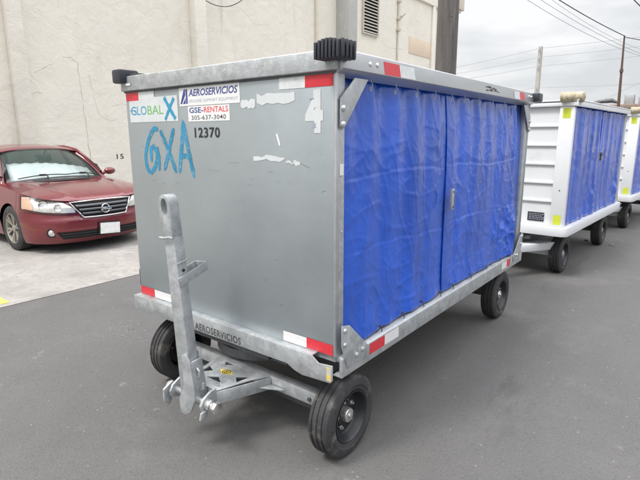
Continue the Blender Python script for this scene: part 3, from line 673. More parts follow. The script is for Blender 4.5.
b.build('scratches', M_STEELDK, cart)
b = MB(); b.box((.0005, .022, 1.45), (.0012, .052, 1.50)); b.cyl((.0005, .04, 1.2), (.001, .04, 1.2), .004, n=8); b.build('small_label', M_STK, cart)
# underframe
for x in (-.30, -W+.24):
    b = MB(); b.box((x, .08, .415), (x+.07, LN-.05, .568)); b.build('chassis_beam', M_STEELDK, cart, bevel=.004)
b = MB()
for yy in (.5, 1.2, 1.9, 2.6): b.box((-W+.315, yy, .47), (-.302, yy+.06, .56))
b.build('cross_beams', M_STEELDK, cart)
b = MB(); b.box((-1.16, .0, .455), (-.44, .012, .50)); b.box((-1.16, .0125, .455), (-.44, .13, .465)); b.build('front_skirt', M_STEELDK, cart, bevel=.003)
b = MB(); b.cyl((-.8, .35, .36), (-.8, .35, .414), .30, n=40); b.box((-1.2, .10, .40), (-.4, .60, .43)); b.build('turntable', M_STEELDK, cart)
b = MB(); b.box((-.26, 2.56, .19), (-.11, 2.63, .26)); b.box((-W+.20, 2.56, .19), (-.2605, 2.63, .26)); b.box((-.34, 2.48, .26), (-.26, 2.70, .414)); b.box((-W+.26, 2.48, .26), (-W+.34, 2.70, .414)); b.build('rear_axle', M_STEELDK, cart, bevel=.003)
# steered front axle: square tube between the wheels, with the tow yoke in front
yk = MB(); yk.box((-W+.22, .120, .185), (-.13, .190, .255)); yk.build('front_axle', M_STEELDK, cart, bevel=.003)
b = MB(); b.box((-W+.27, .05, .262), (-.15, .106, .336)); ax = b.build('steering_beam', M_GALV2, cart, bevel=.006)
b = MB(); b.cyl((-.20, .052, .295), (-.20, .040, .295), .011, n=10); b.build('bolt', M_STEELDK, ax)
YO = Matrix.Translation((.068, -.015, -.006))
def yb(): b = MB(); b.M = YO.copy(); return b
b = yb(); b.prism([(-.955, .058), (-.93, -.05), (-.905, -.225), (-.655, -.225), (-.60, -.05), (-.545, .058)], 2, .338, .346,
                  holes=[[(-.90, -.06), (-.84, -.085), (-.885, -.14)], [(-.82, -.155), (-.70, -.155), (-.76, -.115)], [(-.62, -.01), (-.685, -.06), (-.635, -.10)], [(-.87, .035), (-.78, .035), (-.84, .0)]])
yp = b.build('yoke_plate', M_GALV2, cart, bevel=.0015)
b = yb(); b.prism([(-.655, -.225), (-.648, -.225), (-.537, .058), (-.545, .058)], 2, .268, .3375); b.prism([(-.905, -.225), (-.912, -.225), (-.963, .058), (-.955, .058)], 2, .268, .3375); b.box((-.9, -.226, .268), (-.66, -.219, .3375)); b.build('yoke_side', M_GALV2, cart, bevel=.002)
b = yb(); b.prism([(-.56, -.005), (-.535, .057), (-.44, .057), (-.45, .048)], 2, .292, .299); b.build('yoke_gusset', M_GALV2, cart, bevel=.001)
b = yb(); b.lathe([(.001, 0), (.028, 0), (.028, .001), (.001, .001)], (-.765, -.055, .3462), (0, 0, 1), 24); b.cur = 1
b.lathe([(.020, 0), (.025, 0), (.025, .0006), (.020, .0006)], (-.765, -.055, .3473), (0, 0, 1), 24); b.box((-.7675, -.077, .3475), (-.7625, -.033, .3479)); b.box((-.780, -.063, .3481), (-.750, -.059, .3483)); b.box((-.78, -.051, .3481), (-.75, -.047, .3483))
b.cur = 0; b.prism([(-.82, -.055), (-.79, -.04), (-.79, -.07)], 2, .3462, .347); b.prism([(-.71, -.055), (-.74, -.07), (-.74, -.04)], 2, .3462, .347)
b.build('round_emblem', [M_YELI, M_BLKI], yp)
b = yb(); b.tube([(-.69, -.19, .347), (-.68, -.19, .362), (-.665, -.185, .366), (-.655, -.185, .347)], .004, n=6); b.build('safety_loop', M_BOLT, yp)
# hinge with pin
YO = Matrix.Translation((.070, -.010, .010))
for x in (-.915, -.665):
    b = yb(); b.prism([(-.23, .345), (-.23, .262), (-.27, .235), (-.325, .25), (-.335, .285), (-.315, .318), (-.27, .34)], 0, x, x+.014); b.build('hinge_lug', M_GALV2, cart, bevel=.002)
b = yb(); b.cyl((-.955, -.292, .285), (-.575, -.292, .285), .018, n=18); b.cyl((-.600, -.292, .285), (-.572, -.292, .285), .031, n=6, smooth=False); b.cyl((-.648, -.292, .285), (-.615, -.292, .285), .028, n=20); b.cyl((-.965, -.292, .285), (-.94, -.292, .285), .028, n=16); b.build('hinge_pin', M_BOLT, cart, bevel=.001)
b = yb(); b.prism([(-.30, .33), (-.36, .30), (-.36, .23), (-.33, .20), (-.31, .23), (-.33, .26), (-.31, .30)], 0, -.935, -.922); b.build('lock_catch', M_GALV2, cart, bevel=.002)
b = yb(); b.prism([(-.30, .26), (-.34, .255), (-.35, .22), (-.335, .205), (-.30, .225)], 0, -.652, -.640); b.build('lock_catch', M_GALV2, cart, bevel=.002)
# tow bar, folded upright
TB = Matrix.Translation((-.694, -.302, .285)) @ Matrix.Rotation(R(-4.9), 4, 'Y') @ Matrix.Rotation(R(8), 4, 'Z') @ Matrix.Diagonal((1, 1, .98, 1))
def tb(): b = MB(); b.M = TB.copy(); return b
b = tb(); b.prism([(-.048, .03), (.040, .03), (.032, .945), (-.033, .95)], 1, -.036, .028); bar = b.build('tow_bar', M_GALV2, cart, bevel=.006)
b = tb(); n = 26
outer = [(-.036, .88), (.036, .88)]+[(.0375*math.cos(t), 1.035+.052*math.sin(t)) for t in [math.pi*i/n for i in range(n+1)]]
hole = [(.0205*math.cos(-2*math.pi*i/n), 1.025+.044*math.sin(-2*math.pi*i/n)) for i in range(n)]
b.prism(outer, 1, -.044, .018, holes=[hole])
b.build('tow_eye', M_GALV2, bar, bevel=.003)
b = tb(); b.tube([(-.046, -.052, .875), (-.02, -.053, .872), (.02, -.053, .876), (.046, -.052, .872)], .007, n=8); b.build('weld_bead', M_GALV2, bar)
b = tb(); b.tube([(.0402, -.04, .74), (.0402, .03, .75)], .004, n=6); b.build('weld_bead', M_GALV2, bar)
b = tb(); b.cyl((.0372, .0, .70), (.0385, .0, .70), .008, n=12); b.build('pin_hole', M_DARK, bar)
b = tb(); b.M = b.M @ Matrix.Translation((0, -.04, .645)) @ Matrix.Rotation(R(13), 4, 'X') @ Matrix.Translation((0, .04, -.645)); b.box((.0405, -.045, .622), (.0465, .165, .669)); b.box((-.03, .159, .622), (.0404, .165, .669)); b.box((-.036, .038, .622), (-.0301, .165, .669)); b.build('storage_bracket', M_GALV2, bar, bevel=.0015)
b = tb(); b.prism([(-.055, -.06), (-.02, -.075), (.02, -.05), (.06, .02), (.062, .10), (.052, .23), (.030, .27), (.0, .262), (-.006, .10), (-.05, .02)], 1, -.048, -.0365)
b.prism([(-.055, -.055), (-.02, -.055), (.02, -.05), (.055, .02), (.057, .10), (.045, .26), (.0, .262), (-.05, .02)], 1, .0345, .045); b.box((.042, -.0364, .0), (.056, .0344, .225)); b.build('foot_plate', M_GALV2, bar, bevel=.002)
b = tb(); b.tube([(.0565, -.01, .13), (.072, -.01, .14), (.074, -.01, .17), (.060, -.01, .185)], .006, n=8); b.tube([(.058, .0, .06), (.085, -.005, .075), (.088, -.005, .105)], .006, n=8); b.build('release_handle', M_GALV2, bar)
make_wheel(cart, -.070, .155, 1, rad=.217); make_wheel(cart, -W+.185, .155, -1, rad=.217)
make_wheel(cart, -.105, 2.60, 1, w_=.125, rad=.217); make_wheel(cart, -W+.185, 2.60, -1, rad=.217)

# ------------------------------------------------------------------ white carts
def white_cart(loc, rz, label, group):
    t = thing('baggage_cart', loc, rz, label, 'baggage cart', group)
    Wc, Lc, zb, zt, zr = 1.55, 2.85, .615, 1.925, 1.985
    def B(): return local(t)
    b = B(); b.box((-Wc+.06, .03, zb), (-.15, .045, zt)); b.build('front_panel', M_WHITE, t)
    for i in range(5):
        z = .88+i*.207; b = B(); b.box((-Wc+.061, .008, z), (-.151, .0295, z+.022)); b.build('panel_rib', M_WHITE, t, bevel=.004)
    for x0, x1 in ((-.15, -.0), (-Wc, -Wc+.06)):
        b = B(); b.box((x0, 0, zb), (x1, .06, zt)); b.build('corner_post', M_WHITE, t, bevel=.006)
        b = B(); b.box((x0 if x0 < -1 else -.06, Lc-.06, zb), (x1, Lc, zt)); b.build('corner_post', M_WHITE, t, bevel=.006)
    b = B(); b.box((-Wc+.06, Lc-.04, zb), (-.06, Lc-.02, zt)); b.build('rear_panel', M_WHITE, t)
    b = B(); b.box((-Wc-.01, -.015, zt), (.012, .0, zr-.02)); b.box((.0125, -.015, zt-.005), (.03, Lc+.02, zr-.01)); b.box((-Wc-.03, -.015, zt-.005), (-Wc-.0105, Lc+.02, zr-.01)); b.box((-Wc-.01, Lc+.001, zt), (.012, Lc+.018, zr-.02)); b.build('roof_fascia', M_WHITE, t, bevel=.003)
    b = B(); b.box((-Wc-.035, -.02, zr-.0098), (.035, Lc+.025, zr+.006)); b.build('roof', M_WHITE, t, bevel=.004)
    # deck with rounded bumper corners
    cr_ = []
    for cx, cy, a0 in ((.02, -.02, -90), (.02, Lc+.0, 0), (-Wc-.02, Lc+.0, 90), (-Wc-.02, -.02, 180)):
        sx = -1 if cx > -1 else 1; sy = 1 if cy < 1 else -1
        for k in range(7):
            a = R(a0+15*k); cr_.append((cx+sx*.05+.08*math.cos(a), cy+sy*.05+.08*math.sin(a)))
    b = B(); b.prism(cr_, 2, zb-.105, zb-.002); b.build('deck', M_WHITE, t, bevel=.008)
    for (a, c, sd_) in ((.062, 1.45, 3), (1.43, Lc-.062, 9)):
        cu = curtain(t, 'curtain', a, c, zb+.004, zt+.01, -.030, sd_+int(loc[1]), amp=.015, flap=.02, nu=70, nv=60)
    curtain(t, 'curtain', .062, Lc-.062, zb+.004, zt+.01, -Wc+.030, 21, sgn=-1, nu=70, nv=20)
    b = B(); b.box((.0, 1.35, 1.36), (.02, 1.45, 1.40)); b.box((.0, 1.36, 1.30), (.018, 1.40, 1.36)); b.build('curtain_latch', M_STEELDK, t, bevel=.003)
    for z0, z1 in ((1.80, 1.905), (.635, .745)):
        b = B(); b.add([(-.115, -.0015, z0), (-.035, -.0015, z0), (-.035, -.0015, z1), (-.115, -.0015, z1)], [(0, 1, 2, 3)]); b.build('reflector', M_FLUO, t)
        b = B(); b.add([(-.0, Lc-.05, z0), (-.0, Lc-.008, z0), (-.0, Lc-.008, z1), (-.0, Lc-.05, z1)], [(0, 1, 2, 3)]); 
        b.M = b.M @ Matrix.Translation((.0015, 0, 0)); b.build('reflector', M_FLUO, t)
    b = B(); b.cyl((-.075, -.002, 1.02), (-.075, .001, 1.02), .007, n=10); b.build('post_hole', M_DARK, t)
    b = B(); b.box((-.40, .022, .655), (-.22, .0295, .755)); pl = b.build('data_plate', M_BLKI, t)
    b = B()
    for i in range(4):
        z = .672+i*.02
        x = -.385
        while x < -.245:
            l = random.uniform(.012, .03); b.box((x, .0205, z), (x+l, .0215, z+.008)); x += l+.008
    b.build('plate_marking', M_GREYI, pl)
    # padding roll tied on the roof corner
    b = B()
    def pad(a, c):
        th = 2*math.pi*c; s_ = min(1, math.sin(min(max(a, .001), .999)*math.pi)*5)**.5
        k = 1+.10*noise.noise(Vector((a*9, math.cos(th), math.sin(th)+loc[1])))+.04*math.sin(a*34)
        return (-.14+a*.21, -.05++.070*math.cos(th)*s_*k+a*.12, zr+.030+.055*math.sin(th)*s_*k)
    b.grid(pad, 30, 20); b.build('corner_padding', M_PAD, t, angle=180, label='tan padded roll on the roof corner')
    b = B(); b.box((-Wc+.05, -.03, zr+.007), (-Wc+.28, .09, zr+.09)); b.build('corner_padding', M_PAD, t, bevel=.03)
    # underframe, wheels, drawbar
    b = B(); b.box((-.42, .15, .38), (-.35, Lc-.1, .508)); b.box((-Wc+.35, .15, .38), (-Wc+.42, Lc-.1, .508)); b.build('chassis_beam', M_STEELDK, t)
    b = B(); b.box((-Wc+.12, .33, .20), (-.13, .41, .28)); b.cyl((-Wc/2, .37, .28), (-Wc/2, .37, .508), .22, n=28); b.build('front_axle', M_WHITE, t)
    b = B(); b.box((-Wc+.12, 2.38, .20), (-.13, 2.46, .28)); b.box((-.42, 2.36, .2805), (-.35, 2.48, .3795)); b.box((-Wc+.35, 2.36, .2805), (-Wc+.42, 2.48, .3795)); b.build('rear_axle', M_STEELDK, t)
    b = B(); b.prism([(-.14, .33), (-.14, .25), (-.62, -.60), (-.72, -.60), (-.30, .33)], 2, .30, .385); b.prism([(-Wc+.14, .33), (-Wc+.14, .25), (-.84, -.60), (-.74, -.60), (-Wc+.30, .33)], 2, .30, .385); dr = b.build('drawbar', M_WHITE, t, bevel=.004)
    b = B(); b.box((-.81, -1.08, .30), (-.73, -.6005, .37)); b.lathe([(.035, -.015), (.065, -.015), (.065, .015), (.035, .015)], (-.77, -1.14, .335), (0, 0, 1), 24); b.build('tow_eye', M_GALV2, dr)
    b = B(); b.box((-.50, -.02, .44), (-.34, .06, .49)); b.box((-.44, -.06, .45), (-.40, -.0205, .50)); b.build('front_latch', M_STEELDK, t, bevel=.004)
    for x, y, s in ((-.12, .41, 1), (-Wc+.12, .41, -1), (-.12, 2.42, 1), (-Wc+.12, 2.42, -1)): make_wheel(t, x, y, s, rad=.225, w_=.135, hubm=M_ACU)
    return t
wc = white_cart((.09, 4.17, 0), R(-3.2), 'white baggage cart with blue curtains and ribbed front, coupled right behind the galvanised one', 'white baggage carts in tow')
w3 = copy_tree(wc); w3.location = (.31, 8.02, 0); w3.rotation_euler = (0, 0, R(-5))
w3['label'] = 'farthest white baggage cart, cut by the right edge of the photo'
for k, (x, y, lb) in enumerate(((-.10, 6.76, 'small rusty metal foot lying in front of the rear wheel of the first white cart'), (.27, 6.62, 'small rusty metal foot lying beside the rear wheel of the first white cart'))):
    b = MB(); b.prism([(y-.035, .001), (y+.035, .001), (y+.035, .010), (y+.01, .026), (y-.01, .026), (y-.035, .010)], 0, x, x+.06); tag(b.build('wheel_chock', M_SHOE, bevel=.003), lb, 'wheel chock', 'metal feet on the ground')

# ------------------------------------------------------------------ maroon saloon car
car = thing('parked_car', (-8.0, 1.93, 0), 0, 'maroon saloon car parked nose out against the cream wall', 'car')
NX, CY, HW, CL = -5.55, 1.93, .925, 4.95
def lerp(a, b_, t): return a+(b_-a)*t
def interp(tab, t):
    if t <= tab[0][0]: return tab[0][1]
    for (a, va), (c, vc) in zip(tab, tab[1:]):
        if t <= c:
            k = (t-a)/(c-a); k = k*k*(3-2*k) if len(tab) > 99 else k; return lerp(va, vc, k)
    return tab[-1][1]
def un(v):      # plan curve of the nose
    a = min(abs(v)/HW, .9999); return .10*a*a + .62*(1-(1-a**3.4)**(1/2.2))
def vhalf(uu):  # half width at distance uu from the nose
    if uu >= .72: 
        return HW if uu < 4.1 else HW-.55*((uu-4.1)/.85)**3.0*.35
    lo, hi = 0, .99999*HW
    for _ in range(30):
        mid = (lo+hi)/2
        if un(mid) < uu: lo = mid
        else: hi = mid
    return lo
def fins(z):    # how far the front is set back at height z
    return interp([(.14, .10), (.22, .035), (.34, .0), (.47, .0), (.52, .03), (.66, .05), (.72, .09), (.78, .17)], z)
def sins(z):    # side inset at height z
    return interp([(.14, .06), (.22, .03), (.45, .0), (.62, .005), (.80, .035), (.90, .06), (1.0, .085)], z)
def zsh(uu):    # shoulder height along the car
    return interp([(0, .725), (.15, .77), (.35, .815), (.6, .85), (1.1, .90), (1.5, .935), (3.2, .98), (4.2, .99), (4.95, .93)], uu)
def zc(uu):     # centre-line height of bonnet / boot
    return interp([(0, .735), (.06, .765), (.2, .81), (.5, .875), (.9, .935), (1.25, .975), (1.6, 1.0), (3.7, 1.05), (4.0, 1.05), (4.6, 1.04), (4.95, .98)], uu)
WHU = (.98, 3.78)
def zarch(uu):
    z = .19 if uu > .5 else .17
    for wc_ in WHU:
        d = abs(uu-wc_)
        if d < .365: z = max(z, .33+math.sqrt(.365**2-d*d)*.99)
    return z
def cpt(uu, v, z): return (NX-uu, CY+v, z)
b = MB()
# front skin
nv_, nz_ = 60, 22
def front(a, c):
    v = (a*2-1)*HW*.9965; 
    v = HW*.9965*math.sin((a*2-1)*math.pi/2)
    uu = un(v); top = zsh(uu); z = lerp(.15, top, c)
    k = min(1, max(0, (abs(v)/HW-.75)/.25))
    si = sins(z)*k; sg = 1 if v > 0 else -1
    return cpt(uu+fins(z)*(1-k*k*.9), v-sg*si, z)
b.grid(front, nv_*2, nz_)
u_s = un(HW*.9965)
# sides
ust = [u_s+(CL-.02-u_s)*i/230 for i in range(231)]
for sg in (1, -1):
    def side(a, c):
        i = min(230, int(round(a*230))); uu = ust[i]; zb_ = zarch(uu); z = lerp(zb_, zsh(uu), c); return cpt(uu, sg*(vhalf(uu) if uu > .72 else HW*.9965)*1-sg*sins(z), z)
    b.grid(side, 230, 14)
# top skin (bonnet, deck) 
def top(a, c):
    uu = lerp(0, CL-.02, a**1.2); v = (c*2-1); vh = vhalf(max(uu, .001)); vh2 = max(vh-sins(zsh(uu))*min(1, max(0, (vh/HW-.75)/.25)), .001) if uu < 1.2 else vh-sins(zsh(uu))
    V = v*vh2; uf = uu
    k = abs(v)**2.6; z = lerp(zc(uu), zsh(uu), k)
    rib = .010*math.exp(-((abs(V)-lerp(.36, .62, min(1, uu/1.1)))/.05)**2)*(1 if uu < 1.3 else 0)
    fi = 0.
    if uu < .35: fi = fins(zsh(0))*(1-uu/.35)*(1-min(1, max(0, (abs(V)/HW-.75)/.25))**2)
    return cpt(uf+fi, V, z+rib)
b.grid(top, 90, 60)
# tail
b.grid(lambda a, c: cpt(CL-.02+.10*math.sin(math.pi*c)*.6, (a*2-1)*(vhalf(CL-.02)-sins(lerp(.3, .93, c))), lerp(.28, zsh(CL), c)), 20, 10)
body = b.build('body', M_CARP, car, angle=32)
b = MB(); b.box((NX-.50, CY-.72, .16), (NX-4.7, CY+.72, .30)); b.build('underbody', M_DARK, car)
for wc_ in WHU:
    for sg in (1, -1):
        b = MB(); b.prism([(NX-wc_+.43, .22), (NX-wc_+.41, .22), (NX-wc_+.41, .74), (NX-wc_-.41, .74), (NX-wc_-.41, .22), (NX-wc_-.43, .22), (NX-wc_-.43, .76), (NX-wc_+.43, .76)], 1, CY+sg*.56, CY+sg*.85)
        b.box((NX-wc_+.43, CY+sg*.55, .22), (NX-wc_-.43, CY+sg*.558, .76)); b.build('wheel_arch_liner', M_DARK, car)
# greenhouse
RW = .60
def zrf(uu): return interp([(1.10, .99), (1.35, 1.14), (1.6, 1.28), (1.85, 1.395), (2.1, 1.455), (2.5, 1.49), (2.9, 1.485), (3.2, 1.45), (3.55, 1.30), (3.85, 1.16), (4.05, 1.06)], uu)
WS0, WS1, RG0, RG1 = 1.16, 2.02, 3.15, 3.98
def roofpt(uu, v, over=0.):     # v in -1..1
    wr = RW+.02; s_ = abs(v); z = zrf(uu)-.055*s_**2.5; return cpt(uu, v*wr, z+over)
b = MB(); b.grid(lambda a, c: roofpt(lerp(WS1-.05, RG0+.05, a)+.04*(1-(2*c-1)**2)*0, c*2-1), 24, 24)
b.build('roof', M_CARP, car, solid=.02, angle=180)
def wscr(a, c, off=0.):          # a: 0 bottom .. 1 top, c across
    v = c*2-1; ub = 1.14+.30*abs(v)**2.2; ut = WS1-.06+.14*abs(v)**2; k = a
    hb, ht = .79, RW+.005
    pb = Vector(cpt(ub, v*hb, .985-.06*abs(v)**2)); pt = Vector(cpt(ut, v*ht, zrf(WS1)-.05*abs(v)**2.5-.005))
    p = pb.lerp(pt, k); p += Vector((.045*math.sin(math.pi*k), 0, .045*math.sin(math.pi*k)))*(1-.3*abs(v)); return tuple(p+Vector((off, 0, off)))
b = MB(); b.grid(lambda a, c: wscr(lerp(.0, .98, a), lerp(.03, .97, c)), 16, 24); b.build('windscreen', M_GLS, car, angle=180)
b = MB()
for c0 in (0., 1.): b.tube([Vector(wscr(k/12*1.03-.02, c0))+Vector((0, 0, -.005)) for k in range(13)], [.035+.008*k/12 for k in range(13)], n=10)
b.build('windscreen_pillar', M_CARP, car)
b = MB()
for (a0, a1, c0, c1) in ((.0, .04, .03, .97), (.93, .985, .03, .97), (.04, .93, .03, .055), (.04, .93, .945, .97)): b.grid(lambda a, c: wscr(lerp(a0, a1, a), lerp(c0, c1, c), .003), 8, 20)
b.build('windscreen_seal', M_PLAST, car, angle=180)
for sg in (1, -1):
    b = MB()
    def sw(a, c): 
        uu = lerp(1.45, 3.85, a); zt_ = zrf(max(1.5, min(3.7, uu)))-.06; zb_ = zsh(uu)-.002; k = c; w0 = HW-sins(.99)-.02; w1 = RW+.015+.16*max(0, 1-(zt_-.95)/.45)
        return cpt(uu, sg*lerp(w0, w1, k**1.15), lerp(zb_, max(zt_, zb_+.01), k))
    b.grid(sw, 40, 10)
    b.build('side_window', M_GLSD, car, angle=180)
for sg in (1, -1):
    b = MB(); b.tube([cpt(u_, sg*w__, z_) for u_, w__, z_ in ((1.5, .78, 1.02), (1.75, .69, 1.24), (2.0, .635, 1.39), (2.4, .625, 1.44), (2.9, .625, 1.435), (3.2, .64, 1.38), (3.6, .72, 1.2), (3.95, .80, 1.0))], .032, n=8)
    b.tube([cpt(2.55, sg*.83, .97), cpt(2.62, sg*.64, 1.42)], .035, n=8)
    b.build('window_frame', M_CARP, car)
b = MB(); b.grid(lambda a, c: cpt(lerp(RG0, RG1, a), (c*2-1)*lerp(.62, .74, a), lerp(zrf(RG0)-.01, 1.045, a)), 10, 12); b.build('rear_window', M_GLSD, car, angle=180)
# wipers and cowl
b = MB(); b.grid(lambda a, c: cpt(1.02+.16*a+.26*abs(c*2-1)**2.2, (c*2-1)*.80, .962+.018*a-.05*abs(c*2-1)**2), 4, 24); b.build('cowl', M_PLAST, car, angle=180)
for v0, v1 in ((-.62, .02), (.02, .66)):
    b = MB(); P = [Vector(wscr(.06+.03*math.sin(3*k/10), (lerp(v0, v1, k/10)/.79+1)/2, .014)) for k in range(11)]
    b.tube(P, .008, n=6); b.tube([P[5], P[5]+Vector((.05, .05, -.0)), Vector(cpt(1.13, v0+.36, .985))], .012, n=6); b.box(P[5]-Vector((.01, .05, .012)), P[5]+Vector((.02, .05, .016))); b.build('wiper', M_PLAST, car)
# interior
b = MB(); b.box((NX-1.5, CY-.70, .80), (NX-1.98, CY+.70, .96)); b.build('dashboard', M_INT, car, bevel=.03)
for v in (-.36, .36):
    b = MB(); b.box((NX-2.55, CY+v-.24, .5), (NX-2.70, CY+v+.24, 1.15)); b.box((NX-2.58, CY+v-.12, 1.17), (NX-2.68, CY+v+.12, 1.33)); b.build('front_seat', M_INT, car, bevel=.05)
b = MB(); b.tube([(NX-1.98+.05*math.sin(t), CY+.36+.18*math.cos(t), 1.0+.17*math.sin(t)) for t in [i*math.pi/10 for i in range(21)]], .014, n=8); b.build('steering_wheel', M_PLAST, car)
b = MB(); b.box((NX-1.87, CY-.11, 1.29), (NX-1.89, CY+.11, 1.35)); b.build('interior_mirror', M_PLAST, car, bevel=.01)
def shade_(a, c):
    p = Vector(wscr(lerp(.03, lerp(.60, .36, c), a), lerp(.05, .93, c), -.05)); fold = .012*abs(((c*9) % 1)-.5)*2
    return tuple(p+Vector((-fold, 0, fold)))
b = MB(); b.grid(shade_, 10, 72); tag(b.build('sunshade', M_SHADE, solid=.003, angle=20), 'pale silvery sunshade propped inside the maroon car windscreen', 'sunshade')
# front details projected onto the nose
def fpt(v, z, off=.004):
    k = min(1, max(0, (abs(v)/HW-.75)/.25)); sg = 1 if v > 0 else -1
    return cpt(un(v)+fins(z)*(1-k*k*.9)-off, v-sg*sins(z)*k+sg*off*k, z)
def fgrid(b, tl, tr, bl, br, off, nu=16, nv=6, bul=0.): 
    def fn(a, c):
        v = lerp(lerp(bl[0], br[0], a), lerp(tl[0], tr[0], a), c); z = lerp(lerp(bl[1], br[1], a), lerp(tl[1], tr[1], a), c)
        return fpt(v, z, off+bul*math.sin(math.pi*a)*math.sin(math.pi*c))
    b.grid(fn, nu, nv)
def fpoly(b, pts, off, M_=None): 
    b.add([fpt(p[0], p[1], off) for p in pts], [tuple(range(len(pts)))])
b = MB(); fgrid(b, (-.445, .712), (.445, .712), (-.32, .515), (.32, .515), .012, 24, 6); gr = b.build('grille', M_DARK, car)
b = MB()
for z, h, off in ((.668, .030, .030), (.613, .030, .033), (.560, .026, .036)):
    k = (z-.515)/.197; hw_ = lerp(.32, .445, k)-.02; fgrid(b, (-hw_, z+h/2), (hw_, z+h/2), (-hw_+.01, z-h/2), (hw_-.01, z-h/2), off, 24, 2, .006)
b.build('grille_bar', M_GRILLE, gr, solid=.01)
b = MB(); P = [fpt(v, z, .022) for v, z in [(-.30, .510), (.30, .510)]]
lp = [(-.32, .508), (-.16, .503), (0, .501), (.16, .503), (.32, .508), (.38, .60), (.455, .718), (.3, .724), (.15, .727), (0, .728), (-.15, .727), (-.3, .724), (-.455, .718), (-.38, .60), (-.32, .508)]
b.tube([fpt(v, z, .026) for v, z in lp], .0115, n=8); b.build('chrome_surround', M_CHROME, gr)
b = MB(); c0 = Vector(fpt(0, .605, .055)); b.lathe([(.052, -.006), (.056, .004), (.066, .006), (.070, -.004), (.066, -.012)], c0, (1, 0, 0), 32); b.box(c0+Vector((-.006, -.082, -.017)), c0+Vector((.012, .082, .017))); b.build('emblem', M_CHROME, gr, bevel=.002)
b = MB(); fgrid(b, (-.66, .318), (.66, .318), (-.58, .215), (.58, .215), .010, 26, 4); b.build('lower_intake', M_DARK, car)
b = MB(); 
for z in (.250, .285): fgrid(b, (-.6, z+.006), (.6, z+.006), (-.6, z-.006), (.6, z-.006), .016, 26, 1)
b.build('intake_bar', M_PLAST, car, solid=.006)
b = MB(); pc = Vector(fpt(.03, .33, .035)); b.M = Matrix.Translation(pc) @ Matrix.Rotation(R(-4), 4, 'X')
b.box((-.02, -.165, -.105), (-.006, .165, .078)); pl = b.build('plate_holder', M_PLAST, car, bevel=.004)
b = MB(); b.M = Matrix.Translation(pc) @ Matrix.Rotation(R(-4), 4, 'X')
def crn(a, c): return (.004+.006*noise.noise(Vector((a*3, c*3, 2))), lerp(-.15, .15, a), lerp(-.095, .062, c))
b.grid(crn, 12, 8); b.build('number_plate', M_PLATE, pl)
for sg in (1, -1):
    tl, tr, bl, br = (sg*.50, .655), (sg*.905, .86), (sg*.44, .585), (sg*.885, .615)
    def hl(a, c, off):
        v0 = lerp(.40, .912, a); zt_ = interp([(0, .635), (.25, .73), (.5, .775), (.75, .815), (1, .815)], a); zb_ = interp([(0, .575), (.3, .578), (.7, .60), (1, .645)], a)
        return fpt(sg*v0, lerp(zb_, zt_, c), off)
    b = MB(); b.grid(lambda a, c: hl(a, c, .004), 28, 10); hd = b.build('headlight', M_REFL, car, angle=180)
    b = MB(); b.grid(lambda a, c: hl(lerp(.85, .985, a), lerp(.04, .95, c), .010), 8, 6); b.build('turn_signal', M_AMBER, hd, angle=180)
    for v, z, rr in ((.60, .655, .045), (.735, .70, .055)):
        b = MB(); p = Vector(fpt(sg*v, z, .010)); nr = (Vector(fpt(sg*v, z, .1))-Vector(fpt(sg*v, z, 0))).normalized(); nr = (nr+Vector((0, sg*.35, .1))).normalized()
        b.lathe([(rr*1.15, 0), (rr, .012), (rr*.7, .004), (rr*.3, .0), (.001, .006)], p, nr, 24); b.build('lamp_bowl', M_CHROME, hd)
    b = MB(); b.grid(lambda a, c: hl(a, c, .026*min(1, 12*min(a, 1-a, c, 1-c))+.003), 28, 12); b.build('lens', M_LENS, hd, angle=180)
    b = MB(); b.tube([hl(k/20, 0, .008) for k in range(21)]+[hl(1-k/20, 1, .008) for k in range(21)]+[hl(0, 0, .008)], .005, n=6); b.build('lamp_seal', M_PLAST, hd)
    b = MB(); p = Vector(fpt(sg*.70, .315, .0)); b.lathe([(.066, -.01), (.066, .006), (.052, .006), (.046, -.004)], p, (1, sg*.35, 0), 28); fg = b.build('fog_light', M_PLAST, car)
    b = MB(); b.lathe([(.046, .0), (.03, .010), (.001, .014)], p, (1, sg*.35, 0), 24); b.build('fog_lens', M_REFL, fg)
    b = MB(); mc = Vector(cpt(1.50, sg*.95, 1.03)); 
    b.add(*((lambda vs, fs: (vs, fs))(*[[tuple(mc+Vector((.07*math.cos(t)*math.cos(p_), sg*.10*math.cos(p_)*math.sin(t)*1.0, .062*math.sin(p_)))) for p_ in [R(-90+180*j/10) for j in range(11)] for t in [2*math.pi*i/20 for i in range(20)]], [(j*20+i, j*20+(i+1) % 20, (j+1)*20+(i+1) % 20, (j+1)*20+i) for j in range(10) for i in range(20)]])), True)
    b.tube([mc-Vector((0, sg*.08, .02)), Vector(cpt(1.52, sg*.80, .98))], .025, n=8); mr_ = b.build('door_mirror', M_CARP, car, angle=60)
b = MB()
for v, z, w_, h in ((-.40, .49, .07, .012), (-.37, .475, .04, .02), (-.43, .51, .03, .02)): fgrid(b, (v, z+h), (v+w_, z+h*.7), (v+.01, z), (v+w_*.9, z), .0035, 5, 2)
b.build('bumper_scuff', M_CARSC, car)
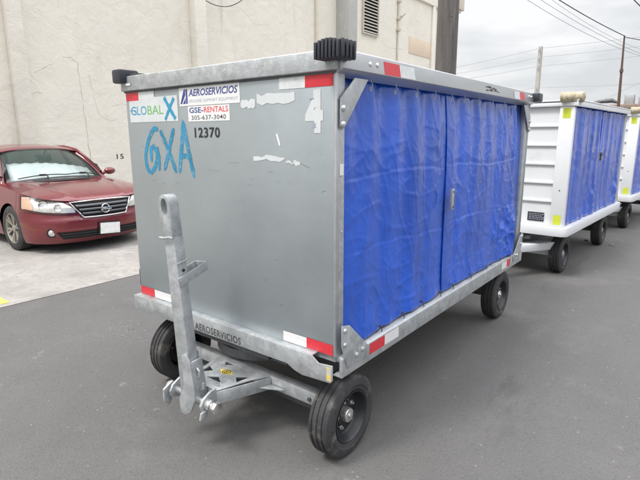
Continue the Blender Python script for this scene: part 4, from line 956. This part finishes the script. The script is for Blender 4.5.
b = MB(); b.tube([fpt(lerp(-.90, -.45, k/12), interp([(0, .605), (.5, .565), (1, .55)], k/12), .001) for k in range(13)], .004, n=5); b.tube([fpt(lerp(.45, .90, k/12), interp([(0, .55), (.5, .565), (1, .605)], k/12), .001) for k in range(13)], .004, n=5)
b.tube([fpt(lerp(-.62, .62, k/20), .742, .002) for k in range(21)], .004, n=5); b.build('panel_gap', M_DARK, car)
b = MB(); cb = Vector(cpt(2.5, -.45, 1.49)); b.tube([cb, cb+Vector((-.02, 0, .05))], .006, n=6); b.build('antenna', M_PLAST, car)
def car_wheel(uu, sg):
    c = Vector(cpt(uu, sg*(HW-.115), .325)); h = .10; rad = .325
    b = MB(); b.lathe([(.66*rad, -h*sg), (.8*rad, -h*1.02*sg), (.94*rad, -h*.95*sg), (rad, -h*.75*sg), (rad, h*.75*sg), (.94*rad, h*.95*sg), (.8*rad, h*1.03*sg), (.68*rad, h*.96*sg), (.66*rad, h*.8*sg)], c, (0, 1, 0), 48); ty = b.build('wheel', M_TYRE, car)
    b = MB(); b.lathe([(.67*rad, h*.93*sg), (.64*rad, h*.93*sg), (.62*rad, h*.6*sg), (.60*rad, -h*.2*sg)], c, (0, 1, 0), 40)
    b.lathe([(.17*rad, h*.5*sg), (.16*rad, h*.72*sg), (.10*rad, h*.78*sg), (.001, h*.78*sg)], c, (0, 1, 0), 20)
    for k in range(6):
        t = k*math.pi/3+.3
        for dt in (-.16, .16):
            p = [(math.cos(t+q)*r_*rad, y_*sg, math.sin(t+q)*r_*rad) for q, r_, y_ in ((-.10+dt, .64, h*.86), (.10+dt, .64, h*.86), (.16+dt*.3, .15, h*.66), (-.16+dt*.3, .15, h*.66))]
            pb = [(x, y-.02*sg, z) for x, y, z in p]
            b.add([c+Vector(q) for q in p+pb], [(0,1,2,3),(7,6,5,4),(0,4,5,1),(1,5,6,2),(2,6,7,3),(3,7,4,0)])
    b.build('rim', M_ALLOY, ty)
    b = MB(); b.cyl(c-Vector((0, .02*sg, 0)), c, .62*rad, n=32); b.build('brake_disc', M_STEELDK, ty)
for uu in WHU:
    for sg in (1, -1): car_wheel(uu, sg)
del bpy.types.Object.matrix_world_
